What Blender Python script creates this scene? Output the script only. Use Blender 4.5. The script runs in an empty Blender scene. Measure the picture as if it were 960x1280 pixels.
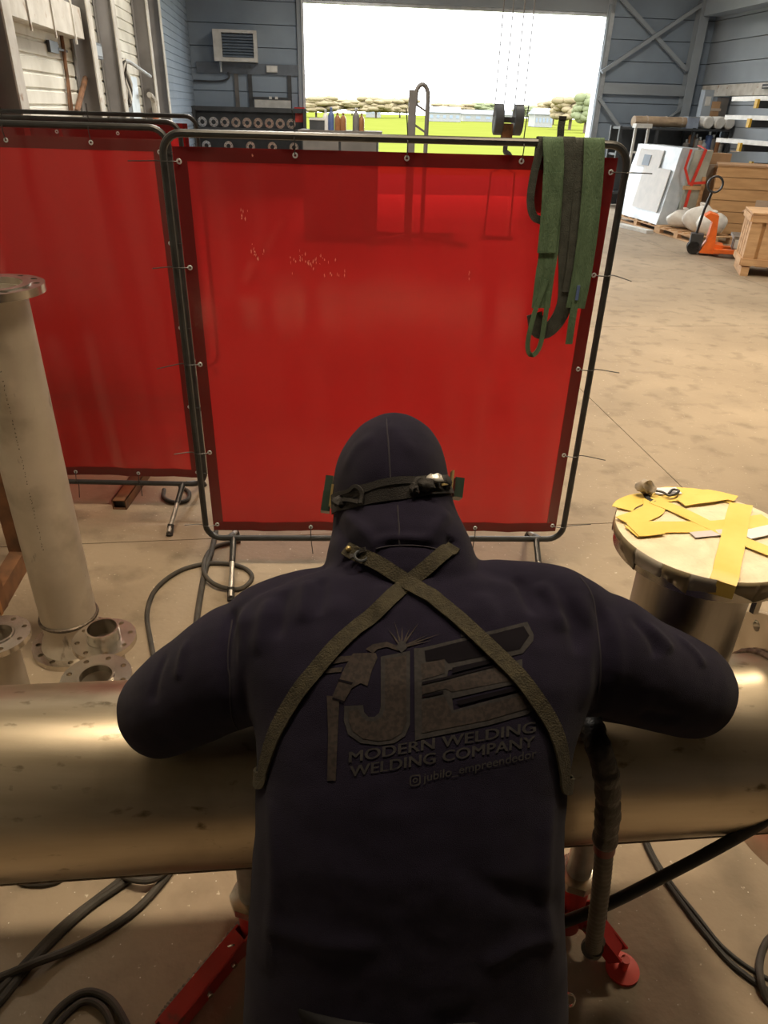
import bpy, bmesh, math, random
from mathutils import Vector, Matrix, noise
from mathutils.bvhtree import BVHTree
from mathutils.geometry import tessellate_polygon
random.seed(7)
SC = bpy.context.scene
COL = SC.collection
R = math.radians
# ------------------------------------------------------------------ camera
F, CX, CY, H = 888.0, 480.0, 640.0, 2.04          # pixels of the 960x1280 frame; camera height in metres
_down = Vector((435 - CX, 2208 - CY, F)).normalized()
_fw = (Vector((0, 0, 1)) - _down * _down.z).normalized()
_rt = _fw.cross(-_down)
if _rt.x < 0: _rt = -_rt
ROWS = (_rt, _fw, -_down)                          # world axis = row . camera vector
CAM = Vector((0, 0, H))
def c2w(v): return Vector((ROWS[0].dot(v), ROWS[1].dot(v), ROWS[2].dot(v)))
def ray(px, py): return c2w(Vector(((px - CX) / F, (py - CY) / F, 1.0)))
def atz(px, py, z=0.0):
    r = ray(px, py); return CAM + r * ((z - H) / r.z)
def aty(px, py, y):
    r = ray(px, py); return CAM + r * (y / r.y)
def depth(P):
    d = P - CAM; return d.dot(c2w(Vector((0, 0, 1))))
cam = bpy.data.cameras.new('camera'); co = bpy.data.objects.new('camera', cam); COL.objects.link(co)
cam.sensor_fit = 'VERTICAL'; cam.sensor_height = 36.0; cam.lens = F / 1280 * 36.0; cam.clip_end = 1500
_x, _y, _z = c2w(Vector((1, 0, 0))), c2w(Vector((0, -1, 0))), c2w(Vector((0, 0, -1)))
co.matrix_world = Matrix(((_x.x, _y.x, _z.x, 0), (_x.y, _y.y, _z.y, 0), (_x.z, _y.z, _z.z, H), (0, 0, 0, 1)))
SC.camera = co
# ------------------------------------------------------------------ world, exposure
w = bpy.data.worlds.new('world'); SC.world = w; w.use_nodes = True
bg = w.node_tree.nodes['Background']; bg.inputs[0].default_value = (0.93, 0.97, 1.0, 1); bg.inputs[1].default_value = 7.0
vs = SC.view_settings; vs.view_transform = 'Standard'; vs.look = 'None'; vs.exposure = 0.0; vs.gamma = 1.0; vs.use_curve_mapping = False
sun = bpy.data.lights.new('sun', 'SUN'); sun.energy = 2.0; sun.angle = 0.02; sun.color = (1, .95, .86)
so = bpy.data.objects.new('sun', sun); COL.objects.link(so); so.rotation_euler = (R(48), 0, R(-160))
# unseen ceiling lamps (u, v, z, power, beam angle): hall coordinates u, v; their housings are built with the ceiling
LAMPS = [(-0.45, 1.85, 5.6, 62, 115), (1.75, 1.85, 5.6, 70, 115), (4.6, 5.2, 5.6, 200, 115), (8.6, 5.2, 5.6, 150, 115), (-0.2, 8.4, 5.6, 230, 165),  # last lamp here is added to brighten the white left wall
         (0.9, 12.2, 5.6, 170, 165), (4.6, 10.5, 5.6, 60, 115), (8.6, 11.5, 5.6, 65, 130), (8.0, 17.0, 5.6, 90, 165), (2.0, 16.8, 5.6, 130, 165)]
LAMP_COLOR = (1.0, .80, .55)
# ------------------------------------------------------------------ hall axes (the hall is turned 7.5 degrees against the camera heading)
TH = R(7.5); EU = Vector((math.cos(TH), math.sin(TH), 0)); EV = Vector((-math.sin(TH), math.cos(TH), 0))
def W(u, v, z=0.0): return EU * u + EV * v + Vector((0, 0, z))
HM = Matrix.Rotation(TH, 4, 'Z')
def onv(px, py, v):
    r = ray(px, py); return CAM + r * (v / r.dot(EV))
def onu(px, py, u):
    r = ray(px, py); return CAM + r * (u / r.dot(EU))
# ------------------------------------------------------------------ materials
MATS = {}
def mat(name, c1, c2=None, rough=.5, metal=0.0, scale=6.0, detail=4.0, bump=0.0, bscale=60.0, stretch=None, spec=.5, rvar=0.0, lo=.35, hi=.65, sheen=0, emit=None, es=0, dist=0.0):
    m = bpy.data.materials.new(name); m.use_nodes = True; nt = m.node_tree; N = nt.nodes; L = nt.links
    b = N['Principled BSDF']; b.inputs['Roughness'].default_value = rough; b.inputs['Metallic'].default_value = metal
    b.inputs['Specular IOR Level'].default_value = spec
    if sheen: b.inputs['Sheen Weight'].default_value = sheen; b.inputs['Sheen Roughness'].default_value = .5
    tc = N.new('ShaderNodeTexCoord'); mp = N.new('ShaderNodeMapping'); L.new(tc.outputs['Object'], mp.inputs[0])
    if stretch: mp.inputs['Scale'].default_value = stretch
    n = N.new('ShaderNodeTexNoise'); n.inputs['Scale'].default_value = scale; n.inputs['Detail'].default_value = detail
    n.inputs['Distortion'].default_value = dist
    L.new(mp.outputs[0], n.inputs['Vector'])
    if c2 is None: c2 = tuple(x * .8 for x in c1)
    rp = N.new('ShaderNodeValToRGB'); rp.color_ramp.elements[0].position = lo; rp.color_ramp.elements[1].position = hi
    rp.color_ramp.elements[0].color = (*c2, 1); rp.color_ramp.elements[1].color = (*c1, 1)
    L.new(n.outputs['Fac'], rp.inputs[0]); L.new(rp.outputs[0], b.inputs['Base Color'])
    if rvar:
        mr = N.new('ShaderNodeMapRange'); mr.inputs['To Min'].default_value = rough - rvar; mr.inputs['To Max'].default_value = rough + rvar
        L.new(n.outputs['Fac'], mr.inputs[0]); L.new(mr.outputs[0], b.inputs['Roughness'])
    if bump:
        n2 = N.new('ShaderNodeTexNoise'); n2.inputs['Scale'].default_value = bscale; n2.inputs['Detail'].default_value = 3
        L.new(mp.outputs[0], n2.inputs['Vector']); bp = N.new('ShaderNodeBump'); bp.inputs['Strength'].default_value = bump; bp.inputs['Distance'].default_value = .01
        L.new(n2.outputs['Fac'], bp.inputs['Height']); L.new(bp.outputs[0], b.inputs['Normal'])
    if emit: b.inputs['Emission Color'].default_value = (*emit, 1); b.inputs['Emission Strength'].default_value = es
    MATS[name] = m
    return m
def layer(m, color, scale, lo, hi, detail=6, stretch=None, kind='noise'):
    """mix a further colour (stains, specks) over the base colour of a material"""
    nt = m.node_tree; N = nt.nodes; L = nt.links; b = N['Principled BSDF']
    src = b.inputs['Base Color'].links[0].from_socket
    tc = N.new('ShaderNodeTexCoord'); mp = N.new('ShaderNodeMapping'); L.new(tc.outputs['Object'], mp.inputs[0])
    if stretch: mp.inputs['Scale'].default_value = stretch
    if kind == 'noise':
        n = N.new('ShaderNodeTexNoise'); n.inputs['Detail'].default_value = detail; o = n.outputs['Fac']
    else:
        n = N.new('ShaderNodeTexVoronoi'); o = n.outputs['Distance']
    n.inputs['Scale'].default_value = scale; L.new(mp.outputs[0], n.inputs['Vector'])
    mr = N.new('ShaderNodeMapRange'); mr.inputs['From Min'].default_value = lo; mr.inputs['From Max'].default_value = hi; L.new(o, mr.inputs[0])
    mx = N.new('ShaderNodeMix'); mx.data_type = 'RGBA'; L.new(mr.outputs[0], mx.inputs[0]); L.new(src, mx.inputs[6]); mx.inputs[7].default_value = (*color, 1)
    L.new(mx.outputs[2], b.inputs['Base Color']); return m
concrete = mat('concrete', (.34, .275, .20), (.24, .19, .135), rough=.72, scale=.9, detail=8, bump=.25, bscale=35, rvar=.12, lo=.3, hi=.7, spec=.35)
layer(concrete, (.17, .135, .095), 5.0, .52, .80); layer(concrete, (.52, .46, .37), 42, .68, .74, 3); layer(concrete, (.21, .17, .125), .55, .62, .80, 8)
layer(concrete, (.75, .72, .66), 24, .055, .02, kind='vor')
joint_m = mat('joint_filler', (.05, .045, .04), rough=.9)
panel_m = mat('blue_grey_panel', (.28, .35, .44), (.24, .30, .38), rough=.6, scale=1.2)
panel2_m = mat('grey_panel', (.34, .39, .44), (.29, .33, .38), rough=.6, scale=1.0)
white_sheet = mat('weathered_white_sheet', (.80, .80, .74), (.60, .59, .53), rough=.7, scale=2.2, detail=8)
layer(white_sheet, (.30, .27, .22), 3.0, .62, .85, 8, (1, 1, .35))
col_m = mat('column_paint', (.27, .26, .255), (.21, .20, .195), rough=.6, scale=3)
steel_col = mat('grey_painted_steel', (.17, .16, .155), (.12, .115, .11), rough=.6, scale=3)
light_steel = mat('pale_painted_steel', (.62, .60, .55), (.45, .42, .37), rough=.6, scale=4)  # pale girt paint; on column room flanges it stands in for light
layer(light_steel, (.30, .18, .10), 9, .62, .75)
dark_steel = mat('dark_steel', (.055, .06, .068), (.035, .04, .045), rough=.5, scale=5)
alu = mat('aluminium', (.62, .66, .70), (.5, .54, .58), rough=.4, metal=.6)
black_tube = mat('black_paint', (.022, .024, .026), (.012, .013, .014), rough=.38, scale=20)
galv = mat('galvanised', (.42, .41, .39), (.28, .27, .25), rough=.42, metal=.8, scale=14)
rubber = mat('black_rubber', (.022, .02, .018), (.012, .011, .01), rough=.62, scale=20)
dusty_rubber = mat('dusty_cable', (.060, .052, .042), (.032, .028, .023), rough=.75, scale=12)
stainless = mat('brushed_stainless', (.56, .485, .37), (.45, .38, .28), rough=.32, metal=.95, scale=5, detail=8, rvar=.05, bump=.03, bscale=300, stretch=(.4, 4, 4))
layer(stainless, (.26, .21, .14), 4.0, .52, .80, 10); layer(stainless, (.17, .135, .085), 34, .62, .74, 8, (.5, 1, 1))
satin = mat('satin_stainless', (.46, .43, .39), (.36, .33, .29), rough=.34, metal=1.0, scale=5, stretch=(6, 6, .5), rvar=.05)
pickled = mat('matt_pickled_steel', (.60, .54, .46), (.47, .42, .345), rough=.50, metal=.40, scale=4, detail=9)
layer(pickled, (.24, .195, .14), 4.5, .52, .80, 9); layer(pickled, (.15, .12, .09), 26, .66, .76, 5, (1, 1, .3))
flange_m = mat('machined_flange', (.66, .62, .56), (.52, .48, .42), rough=.25, metal=1.0, scale=12)
weld_m = mat('weld_bead', (.16, .13, .10), (.07, .055, .045), rough=.5, metal=.7, scale=60)
rusty = mat('rust_brown_steel', (.21, .095, .04), (.09, .045, .022), rough=.75, scale=9, detail=8)
rust_edge = mat('rust_orange_edge', (.42, .19, .06), (.22, .10, .04), rough=.7, scale=14)
red_paint = mat('red_paint', (.50, .025, .022), (.36, .02, .018), rough=.42, scale=10)
layer(red_paint, (.14, .05, .04), 18, .66, .76)
orange_p = mat('orange_paint', (.85, .17, .025), (.7, .13, .02), rough=.4, scale=8)
yellow_p = mat('yellow_paint', (.75, .48, .05), rough=.5)
wood = mat('pale_wood', (.62, .40, .22), (.48, .29, .15), rough=.75, scale=3, detail=6, stretch=(1, 1, 6))
wood2 = mat('plywood', (.60, .36, .17), (.50, .29, .13), rough=.7, scale=2.5, stretch=(1, 1, 5))
card = mat('cardboard', (.44, .27, .15), (.36, .22, .12), rough=.85, scale=4)
card2 = mat('grey_cardboard', (.46, .38, .31), (.38, .31, .25), rough=.85, scale=4)
film = mat('plastic_film', (.62, .69, .76), (.45, .53, .60), rough=.22, scale=3.5, detail=6, bump=.5, bscale=7)
paper = mat('white_paper', (.78, .79, .80), (.70, .72, .74), rough=.7)
bag_m = mat('white_bag', (.78, .76, .72), (.6, .58, .54), rough=.5, scale=5, bump=.3, bscale=12)
redstrap = mat('red_strap', (.75, .06, .04), rough=.5)
hoodie_m = mat('navy_fleece', (.0115, .0094, .0215), (.0092, .0075, .0175), rough=.95, scale=30, bump=.35, bscale=900, sheen=.05, spec=.10)
trouser_m = mat('black_work_cloth', (.012, .012, .014), rough=.9, spec=.2)
print_m = mat('faded_brown_print', (.036, .028, .026), (.022, .018, .018), rough=.8, scale=160, detail=2, spec=.2, lo=.4, hi=.6)
print_g = mat('faded_grey_print', (.032, .030, .032), (.022, .021, .023), rough=.8, scale=160, detail=2, spec=.2)
print_d = mat('dark_print', (.006, .005, .008), rough=.9, spec=.1)
strap_m = mat('olive_suede_strap', (.040, .033, .017), (.022, .018, .009), rough=.9, scale=90, bump=.4, bscale=400)
elastic_m = mat('black_elastic', (.016, .014, .014), rough=.8, bump=.3, bscale=500)
brass = mat('brass', (.75, .58, .26), (.55, .42, .2), rough=.35, metal=.9)
goggle_m = mat('green_black_plastic', (.02, .035, .026), rough=.35)
tape_silver = mat('silver_tape', (.55, .53, .5), (.3, .29, .28), rough=.35, metal=.3, scale=40)
skin_m = mat('skin', (.50, .30, .21), (.46, .26, .18), rough=.55)
leather_g = mat('glove_leather', (.36, .29, .19), (.25, .20, .13), rough=.85, scale=14)
green_web = mat('green_webbing', (.085, .145, .085), (.055, .10, .055), rough=.85, scale=30, bump=.4, bscale=250, stretch=(1, 1, .3))
dark_web = mat('dark_webbing', (.05, .056, .05), (.03, .035, .03), rough=.88, scale=30, bump=.4, bscale=250)
sleeve_m = mat('black_leather_sleeve', (.030, .025, .022), (.018, .015, .013), rough=.5, scale=15, bump=.3, bscale=80)
yellow_tape = mat('yellow_tape', (.84, .62, .17), (.76, .53, .11), rough=.45, scale=9)
cream_paper = mat('cream_wrapping', (.84, .74, .56), (.70, .59, .42), rough=.5, scale=9, detail=8, bump=.9, bscale=30, dist=1.5)
pale_skirt = mat('pale_tape_skirt', (.52, .48, .42), (.40, .36, .30), rough=.35, scale=9)
dark_skirt = mat('brown_tape_skirt', (.30, .24, .14), (.2, .16, .1), rough=.35, scale=9)
grey_skirt = mat('grey_tape_skirt', (.34, .31, .27), (.22, .19, .16), rough=.4, metal=.2, scale=7)
field_m = mat('grass_field', (.130, .140, .026), (.115, .128, .022), spec=0.0, rough=1.0, scale=.2)
yard_m = mat('yard_asphalt', (.07, .07, .068), rough=.9, scale=.6)
tree_m = mat('tree_leaves', (.25, .20, .125), (.20, .165, .10), spec=0.0, rough=1.0, scale=.8)
tree_m2 = mat('green_tree_leaves', (.17, .18, .105), (.14, .155, .085), spec=0.0, rough=1.0, scale=.8)
bark_m = mat('bark', (.12, .08, .05), rough=.9)
house_w = mat('pale_building', (.24, .24, .23), rough=.8)
house_r = mat('grey_roof', (.15, .16, .175), rough=.8)
lamp_h = mat('lamp_housing', (.5, .5, .5), rough=.5)
lamp_e = mat('lamp_diffuser', (.9, .85, .75), rough=.5, emit=LAMP_COLOR, es=8)
heater_m = mat('heater_casing', (.66, .66, .64), rough=.5)
slat_m = mat('heater_slat', (.20, .25, .32), rough=.45)
glass_m = mat('bottle_glass', (.30, .14, .06), rough=.15)
white_pl = mat('white_plastic', (.78, .78, .76), rough=.4)
blue_pl = mat('blue_plastic', (.08, .13, .30), rough=.5)
# red welding curtain: coloured see-through sheet that scatters a little and shines
cur = bpy.data.materials.new('red_curtain_film'); cur.use_nodes = True
nt = cur.node_tree; N = nt.nodes; L = nt.links; N.remove(N['Principled BSDF']); out = N['Material Output']
def curtain_nodes(nt, dark):
    N = nt.nodes; L = nt.links; out = N['Material Output']
    tr = N.new('ShaderNodeBsdfTransparent'); tr.inputs[0].default_value = (.50 * dark, .012, .015, 1)
    df = N.new('ShaderNodeBsdfDiffuse'); df.inputs[0].default_value = (.40 * dark, .034, .036, 1)
    tl = N.new('ShaderNodeBsdfTranslucent'); tl.inputs[0].default_value = (.52 * dark, .022, .020, 1)
    gl = N.new('ShaderNodeBsdfGlossy'); gl.inputs['Roughness'].default_value = .22; gl.inputs[0].default_value = (1, .93, .93, 1)
    a = N.new('ShaderNodeMixShader'); a.inputs[0].default_value = .5; L.new(df.outputs[0], a.inputs[1]); L.new(tl.outputs[0], a.inputs[2])
    b = N.new('ShaderNodeMixShader'); b.inputs[0].default_value = .42; L.new(a.outputs[0], b.inputs[1]); L.new(tr.outputs[0], b.inputs[2])
    fr = N.new('ShaderNodeFresnel'); fr.inputs[0].default_value = 1.5
    c = N.new('ShaderNodeMixShader'); L.new(fr.outputs[0], c.inputs[0]); L.new(b.outputs[0], c.inputs[1]); L.new(gl.outputs[0], c.inputs[2])
    L.new(c.outputs[0], out.inputs[0])
    tc = N.new('ShaderNodeTexCoord'); mp = N.new('ShaderNodeMapping'); mp.inputs['Scale'].default_value = (5, 1, .9); L.new(tc.outputs['Object'], mp.inputs[0])
    n = N.new('ShaderNodeTexNoise'); n.inputs['Scale'].default_value = 3; n.inputs['Detail'].default_value = 5; L.new(mp.outputs[0], n.inputs['Vector'])
    bp = N.new('ShaderNodeBump'); bp.inputs['Strength'].default_value = .25; bp.inputs['Distance'].default_value = .01; L.new(n.outputs['Fac'], bp.inputs['Height'])
    L.new(bp.outputs[0], gl.inputs['Normal'])
curtain_nodes(cur.node_tree, 1.0)
cur2 = bpy.data.materials.new('red_curtain_hem'); cur2.use_nodes = True; cur2.node_tree.nodes.remove(cur2.node_tree.nodes['Principled BSDF']); curtain_nodes(cur2.node_tree, .42)
# ------------------------------------------------------------------ mesh helpers
class MB:
    def __init__(s): s.v = []; s.f = []
    def add(s, vs, fs, M=None):
        k = len(s.v); s.v += [(M @ Vector(p)) if M else Vector(p) for p in vs]; s.f += [[i + k for i in f] for f in fs]; return s
    def box(s, c, d, M=None, rz=0):
        hx, hy, hz = d[0] / 2, d[1] / 2, d[2] / 2
        vs = [Vector((x, y, z)) for x in (-hx, hx) for y in (-hy, hy) for z in (-hz, hz)]
        if rz: q = Matrix.Rotation(rz, 3, 'Z'); vs = [q @ v for v in vs]
        vs = [v + Vector(c) for v in vs]
        return s.add(vs, [(0, 1, 3, 2), (4, 6, 7, 5), (0, 4, 5, 1), (2, 3, 7, 6), (0, 2, 6, 4), (1, 5, 7, 3)], M)
    def bar(s, a, b, w_, h_, up=(0, 0, 1)):
        """rectangular bar from a to b, w_ across, h_ along up"""
        a = Vector(a); b = Vector(b); t = (b - a).normalized(); u = Vector(up); u = u - t * u.dot(t)
        if u.length < 1e-4: u = Vector((1, 0, 0)); u = u - t * u.dot(t)
        u.normalize(); r = t.cross(u)
        vs = [p + r * (w_ / 2 * i) + u * (h_ / 2 * j) for p in (a, b) for i, j in ((-1, -1), (1, -1), (1, 1), (-1, 1))]
        return s.add(vs, [(3, 2, 1, 0), (4, 5, 6, 7), (0, 1, 5, 4), (1, 2, 6, 5), (2, 3, 7, 6), (3, 0, 4, 7)])
    def tube(s, pts, r, n=10, closed=False, caps=True):
        pts = [Vector(p) for p in pts]; m = len(pts); rs = r if isinstance(r, (list, tuple)) else [r] * m
        rings = []; prev = None
        for i, p in enumerate(pts):
            if closed: t = pts[(i + 1) % m] - pts[i - 1]
            else: t = pts[min(i + 1, m - 1)] - pts[max(i - 1, 0)]
            if t.length < 1e-9: t = Vector((0, 0, 1))
            t.normalize()
            if prev is None:
                a = Vector((0, 0, 1)) if abs(t.z) < .9 else Vector((1, 0, 0)); u = (a - t * a.dot(t)).normalized()
            else:
                u = prev - t * prev.dot(t); u.normalize()
            prev = u; q = t.cross(u)
            rings.append([p + (u * math.cos(2 * math.pi * k / n) + q * math.sin(2 * math.pi * k / n)) * rs[i] for k in range(n)])
        return s.loft(rings, closed, caps)
    def loft(s, rings, closed=False, caps=True):
        n = len(rings[0]); m = len(rings); vs = [p for g in rings for p in g]; fs = []
        for i in range(m if closed else m - 1):
            for k in range(n):
                a = i * n + k; b = i * n + (k + 1) % n; c = ((i + 1) % m) * n + (k + 1) % n; d = ((i + 1) % m) * n + k; fs.append((a, b, c, d))
        if caps and not closed: fs += [tuple(range(n))[::-1], tuple(range((m - 1) * n, m * n))]
        return s.add(vs, fs)
    def lathe(s, prof, n=48, M=None, closed=False):
        """profile (radius, z) turned about z"""
        vs = []; fs = []; m = len(prof)
        for r, z in prof:
            vs += [(r * math.cos(2 * math.pi * k / n), r * math.sin(2 * math.pi * k / n), z) for k in range(n)]
        for i in range(m if closed else m - 1):
            j = (i + 1) % m
            for k in range(n): fs.append((i * n + k, i * n + (k + 1) % n, j * n + (k + 1) % n, j * n + k))
        if not closed:
            if prof[0][0] > 1e-6: fs.append(tuple(range(n))[::-1])
            if prof[-1][0] > 1e-6: fs.append(tuple(range((m - 1) * n, m * n)))
        return s.add(vs, fs, M)
    def ribbon(s, pts, widths, sides, th):
        """strip along pts; sides = direction across; th = thickness"""
        pts = [Vector(p) for p in pts]; m = len(pts); rings = []
        if not isinstance(widths, (list, tuple)): widths = [widths] * m
        if not isinstance(sides, (list, tuple)): sides = [sides] * m
        for i, p in enumerate(pts):
            t = (pts[min(i + 1, m - 1)] - pts[max(i - 1, 0)]).normalized(); sd = Vector(sides[i]); sd = (sd - t * sd.dot(t)).normalized(); nn = t.cross(sd)
            a = sd * (widths[i] / 2); b = nn * (th / 2); rings.append([p - a - b, p + a - b, p + a + b, p - a + b])
        return s.loft(rings)
    def ell(s, c, r, n=16, m=10, M=None):
        c = Vector(c); vs = []; fs = []
        for i in range(m + 1):
            a = math.pi * i / m
            for k in range(n): b = 2 * math.pi * k / n; vs.append(Vector((r[0] * math.sin(a) * math.cos(b), r[1] * math.sin(a) * math.sin(b), r[2] * math.cos(a))))
        if M: vs = [M @ v for v in vs]
        vs = [v + c for v in vs]
        for i in range(m):
            for k in range(n): fs.append((i * n + k, (i + 1) * n + k, (i + 1) * n + (k + 1) % n, i * n + (k + 1) % n))
        return s.add(vs, fs)
    def prism(s, poly, z0, z1, M=None):
        n = len(poly); vs = [(x, y, z0) for x, y in poly] + [(x, y, z1) for x, y in poly]
        fs = [tuple(range(n))[::-1], tuple(range(n, 2 * n))] + [(i, (i + 1) % n, n + (i + 1) % n, n + i) for i in range(n)]
        return s.add(vs, fs, M)
    def mesh(s, name, inv=None, smooth=True, ang=35):
        me = bpy.data.meshes.new(name); me.from_pydata([tuple(inv @ p) if inv else tuple(p) for p in s.v], [], s.f)
        bm = bmesh.new(); bm.from_mesh(me); bmesh.ops.remove_doubles(bm, verts=bm.verts, dist=1e-6); bmesh.ops.recalc_face_normals(bm, faces=bm.faces); bm.to_mesh(me); bm.free()
        if smooth:
            me.shade_smooth(); me.set_sharp_from_angle(angle=R(ang))
        return me
def obj(name, mb, m, parent=None, label=None, smooth=True, ang=35, world=True, kind=None):
    """link the shapes as ONE mesh object; built in world coordinates, stored relative to the parent"""
    inv = PM[parent.name].inverted() if parent is not None and world else None
    me = mb.mesh(name, inv, smooth, ang) if isinstance(mb, MB) else mb
    o = bpy.data.objects.new(name, me); COL.objects.link(o); me.materials.append(m) if not me.materials else None
    if parent is not None: o.parent = parent; PM[o.name] = PM[parent.name]
    else: PM[o.name] = Matrix.Identity(4)
    if label: o['label'] = label
    if kind: o['kind'] = kind
    return o
PM = {}
def thing(name, label, cat, loc=(0, 0, 0), rz=0, group=None):
    o = bpy.data.objects.new(name, None); COL.objects.link(o); o.empty_display_size = .1
    o.location = loc; o.rotation_euler = (0, 0, rz); o['label'] = label; o['category'] = cat
    if group: o['group'] = group
    PM[o.name] = Matrix.Translation(Vector(loc)) @ Matrix.Rotation(rz, 4, 'Z'); return o
def tag(o, label, cat, group=None):
    o['label'] = label; o['category'] = cat
    if group: o['group'] = group
    return o
def struct(name, mb, m, parent=None, **k):
    o = obj(name, mb, m, parent, **k)
    if parent is None: o['kind'] = 'structure'
    return o
def inst(name, me, M, parent=None, label=None):
    """a further object on shared mesh data, placed by a world matrix"""
    o = bpy.data.objects.new(name, me); COL.objects.link(o)
    if parent is not None: o.parent = parent; o.matrix_local = PM[parent.name].inverted() @ M
    else: o.matrix_world = M
    PM[o.name] = M
    if label: o['label'] = label
    return o
def smooth_path(pts, k=8, closed=False):
    """Catmull-Rom through points"""
    P = [Vector(p) for p in pts]; n = len(P); outp = []
    for i in range(n if closed else n - 1):
        p1, p2 = P[i], P[(i + 1) % n]
        p0 = P[i - 1] if (closed or i > 0) else p1 * 2 - p2
        p3 = P[(i + 2) % n] if (closed or i + 2 < n) else p2 * 2 - p1
        for j in range(k):
            t = j / k; outp.append(.5 * ((2 * p1) + (p2 - p0) * t + (2 * p0 - 5 * p1 + 4 * p2 - p3) * t * t + (3 * p1 - p0 - 3 * p2 + p3) * t ** 3))
    if not closed: outp.append(P[-1])
    return outp
def HB(u0, u1, v0, v1, z0, z1, mb=None):
    """box given in hall coordinates"""
    return (mb or MB()).box(((u0 + u1) / 2, (v0 + v1) / 2, (z0 + z1) / 2), (u1 - u0, v1 - v0, z1 - z0), HM)
# ================================================================== THE HALL
V, UL, UR, VB, ZC = 21.0, -2.32, 11.0, -5.0, 7.0     # far wall, left wall, right wall, wall behind, ceiling
D0, D1, DZ = 0.45, 8.05, 4.28                          # gate opening in the far wall
floor = struct('floor', HB(UL - .3, UR + .3, VB - .3, V + .35, -.30, -.03), joint_m)
us = [UL - .3, -2.1 + .05, 2.4, 6.6, UR + .3]; vsl = [VB - .3, -.85, 3.35, 7.55, 11.75, 15.95, V + .35]
us = [UL - .3, 2.4, 6.6, UR + .3]
for i in range(len(us) - 1):
    for j in range(len(vsl) - 1):
        o = obj('concrete_slab', HB(us[i] + .003, us[i + 1] - .003, vsl[j] + .003, vsl[j + 1] - .003, -.06, 0), concrete, floor, smooth=False)
ceiling = struct('ceiling', HB(UL - .3, UR + .3, VB - .3, V + .3, ZC, ZC + .15), steel_col)
# far wall: horizontal cladding panels either side of the gate and above it
wall_far = struct('wall_far', HB(UL - .3, D0 - .02, V + .10, V + .22, 0, ZC), panel_m)
obj('backing_sheet', HB(D1 + .02, UR + .3, V + .10, V + .22, 0, ZC), panel_m, wall_far)
obj('backing_sheet', HB(D0 - .02, D1 + .02, V + .10, V + .22, DZ + .3, ZC), panel_m, wall_far)
PH = .47
for k in range(15):
    z0, z1 = k * PH + .008, min((k + 1) * PH - .008, ZC)
    obj('wall_panel', HB(UL - .2, D0 - .18, V, V + .10, z0, z1), panel_m, wall_far, smooth=False)
    obj('wall_panel', HB(D1 + .22, UR + .2, V, V + .10, z0, z1), panel_m, wall_far, smooth=False)
    if z0 > DZ + .5: obj('wall_panel', HB(D0 - .17, D1 + .21, V, V + .10, z0, z1), panel_m, wall_far, smooth=False)
# gate frame: jambs, lintel and the rolled-up sectional leaf
trim = struct('trim_1', HB(D0 - .17, D0, V - .08, V + .24, 0, DZ + .35), panel2_m)
obj('guide_rail', HB(D0 - .06, D0 - .01, V - .14, V - .08, 0, DZ + .2), alu, trim)
trim = struct('trim_2', HB(D1, D1 + .2, V - .08, V + .24, 0, DZ + .35), alu)
obj('guide_rail', HB(D1 + .02, D1 + .07, V - .14, V - .08, 0, DZ + .2), panel2_m, trim)
trim = struct('trim_3', HB(D0 - .17, D1 + .2, V - .08, V + .24, DZ + .02, DZ + .5), panel2_m)
obj('bottom_seal', HB(D0, D1, V - .02, V + .1, DZ - .05, DZ + .02), alu, trim)
# left wall: corrugated white sheets between columns
wall_left = struct('wall_left', HB(UL - .25, UL - .06, VB - .3, V + .3, 0, ZC), panel2_m)
edges = [VB, -1.5, 2.7, 6.85, 9.63, 11.0, 13.63, 14.96, V]
for a, b in zip(edges[:-1], edges[1:]):
    mb = MB(); prof = []
    z = 0.0
    while z < ZC - .02:
        prof += [(0, z), (0, z + .10), (-.014, z + .107), (-.014, z + .127)]; z += .134
    rings = [[W(UL + du, vv, min(zz, ZC)) for du, zz in prof] for vv in (a + .02, b - .02)]
    n = len(prof)
    mb.add(rings[0] + rings[1], [(i, i + 1, n + i + 1, n + i) for i in range(n - 1)])
    obj('cladding_sheet', mb, white_sheet if b < 14 else panel_m, wall_left, smooth=False)
wall_right = struct('wall_right', HB(UR + .10, UR + .25, VB - .3, V + .3, 0, ZC), panel2_m)
for k in range(15):
    z0, z1 = k * PH + .008, min((k + 1) * PH - .008, ZC)
    for a, b in ((VB, 4.0), (4.0, 12.5), (12.5, V)):
        obj('wall_panel', HB(UR, UR + .10, a + .006, b - .006, z0, z1), panel2_m, wall_right, smooth=False)
wall_back = struct('wall_back', HB(UL - .3, UR + .3, VB - .25, VB, 0, ZC), steel_col)
# wide-flange columns (structure of the hall, each a thing of its own)
def column(u, v, face, w_=.2, d_=.22, label='', m1=col_m, m2=light_steel):  # m2 colours the room flange pale, as its lit face
    """face: direction (du,dv) towards the hall"""
    t = thing('steel_column', label, 'column', W(u, v), TH)
    a = Vector(face)
    def B(u0, u1, v0, v1, m, n):
        q = MB()
        if abs(a.x) > .5: q.box(((u0 + u1) / 2 * a.x, (v0 + v1) / 2, ZC / 2), (abs(u1 - u0), v1 - v0, ZC))
        else: q.box(((v0 + v1) / 2, (u0 + u1) / 2 * a.y, ZC / 2), (v1 - v0, abs(u1 - u0), ZC))
        obj(n, q, m, t, world=False, smooth=False)
    B(d_ - .014, d_, -w_ / 2, w_ / 2, m2, 'flange'); B(.014, d_ - .014, -.006, .006, m1, 'web'); B(0, .014, -w_ / 2, w_ / 2, m1, 'flange')
    return t
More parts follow.
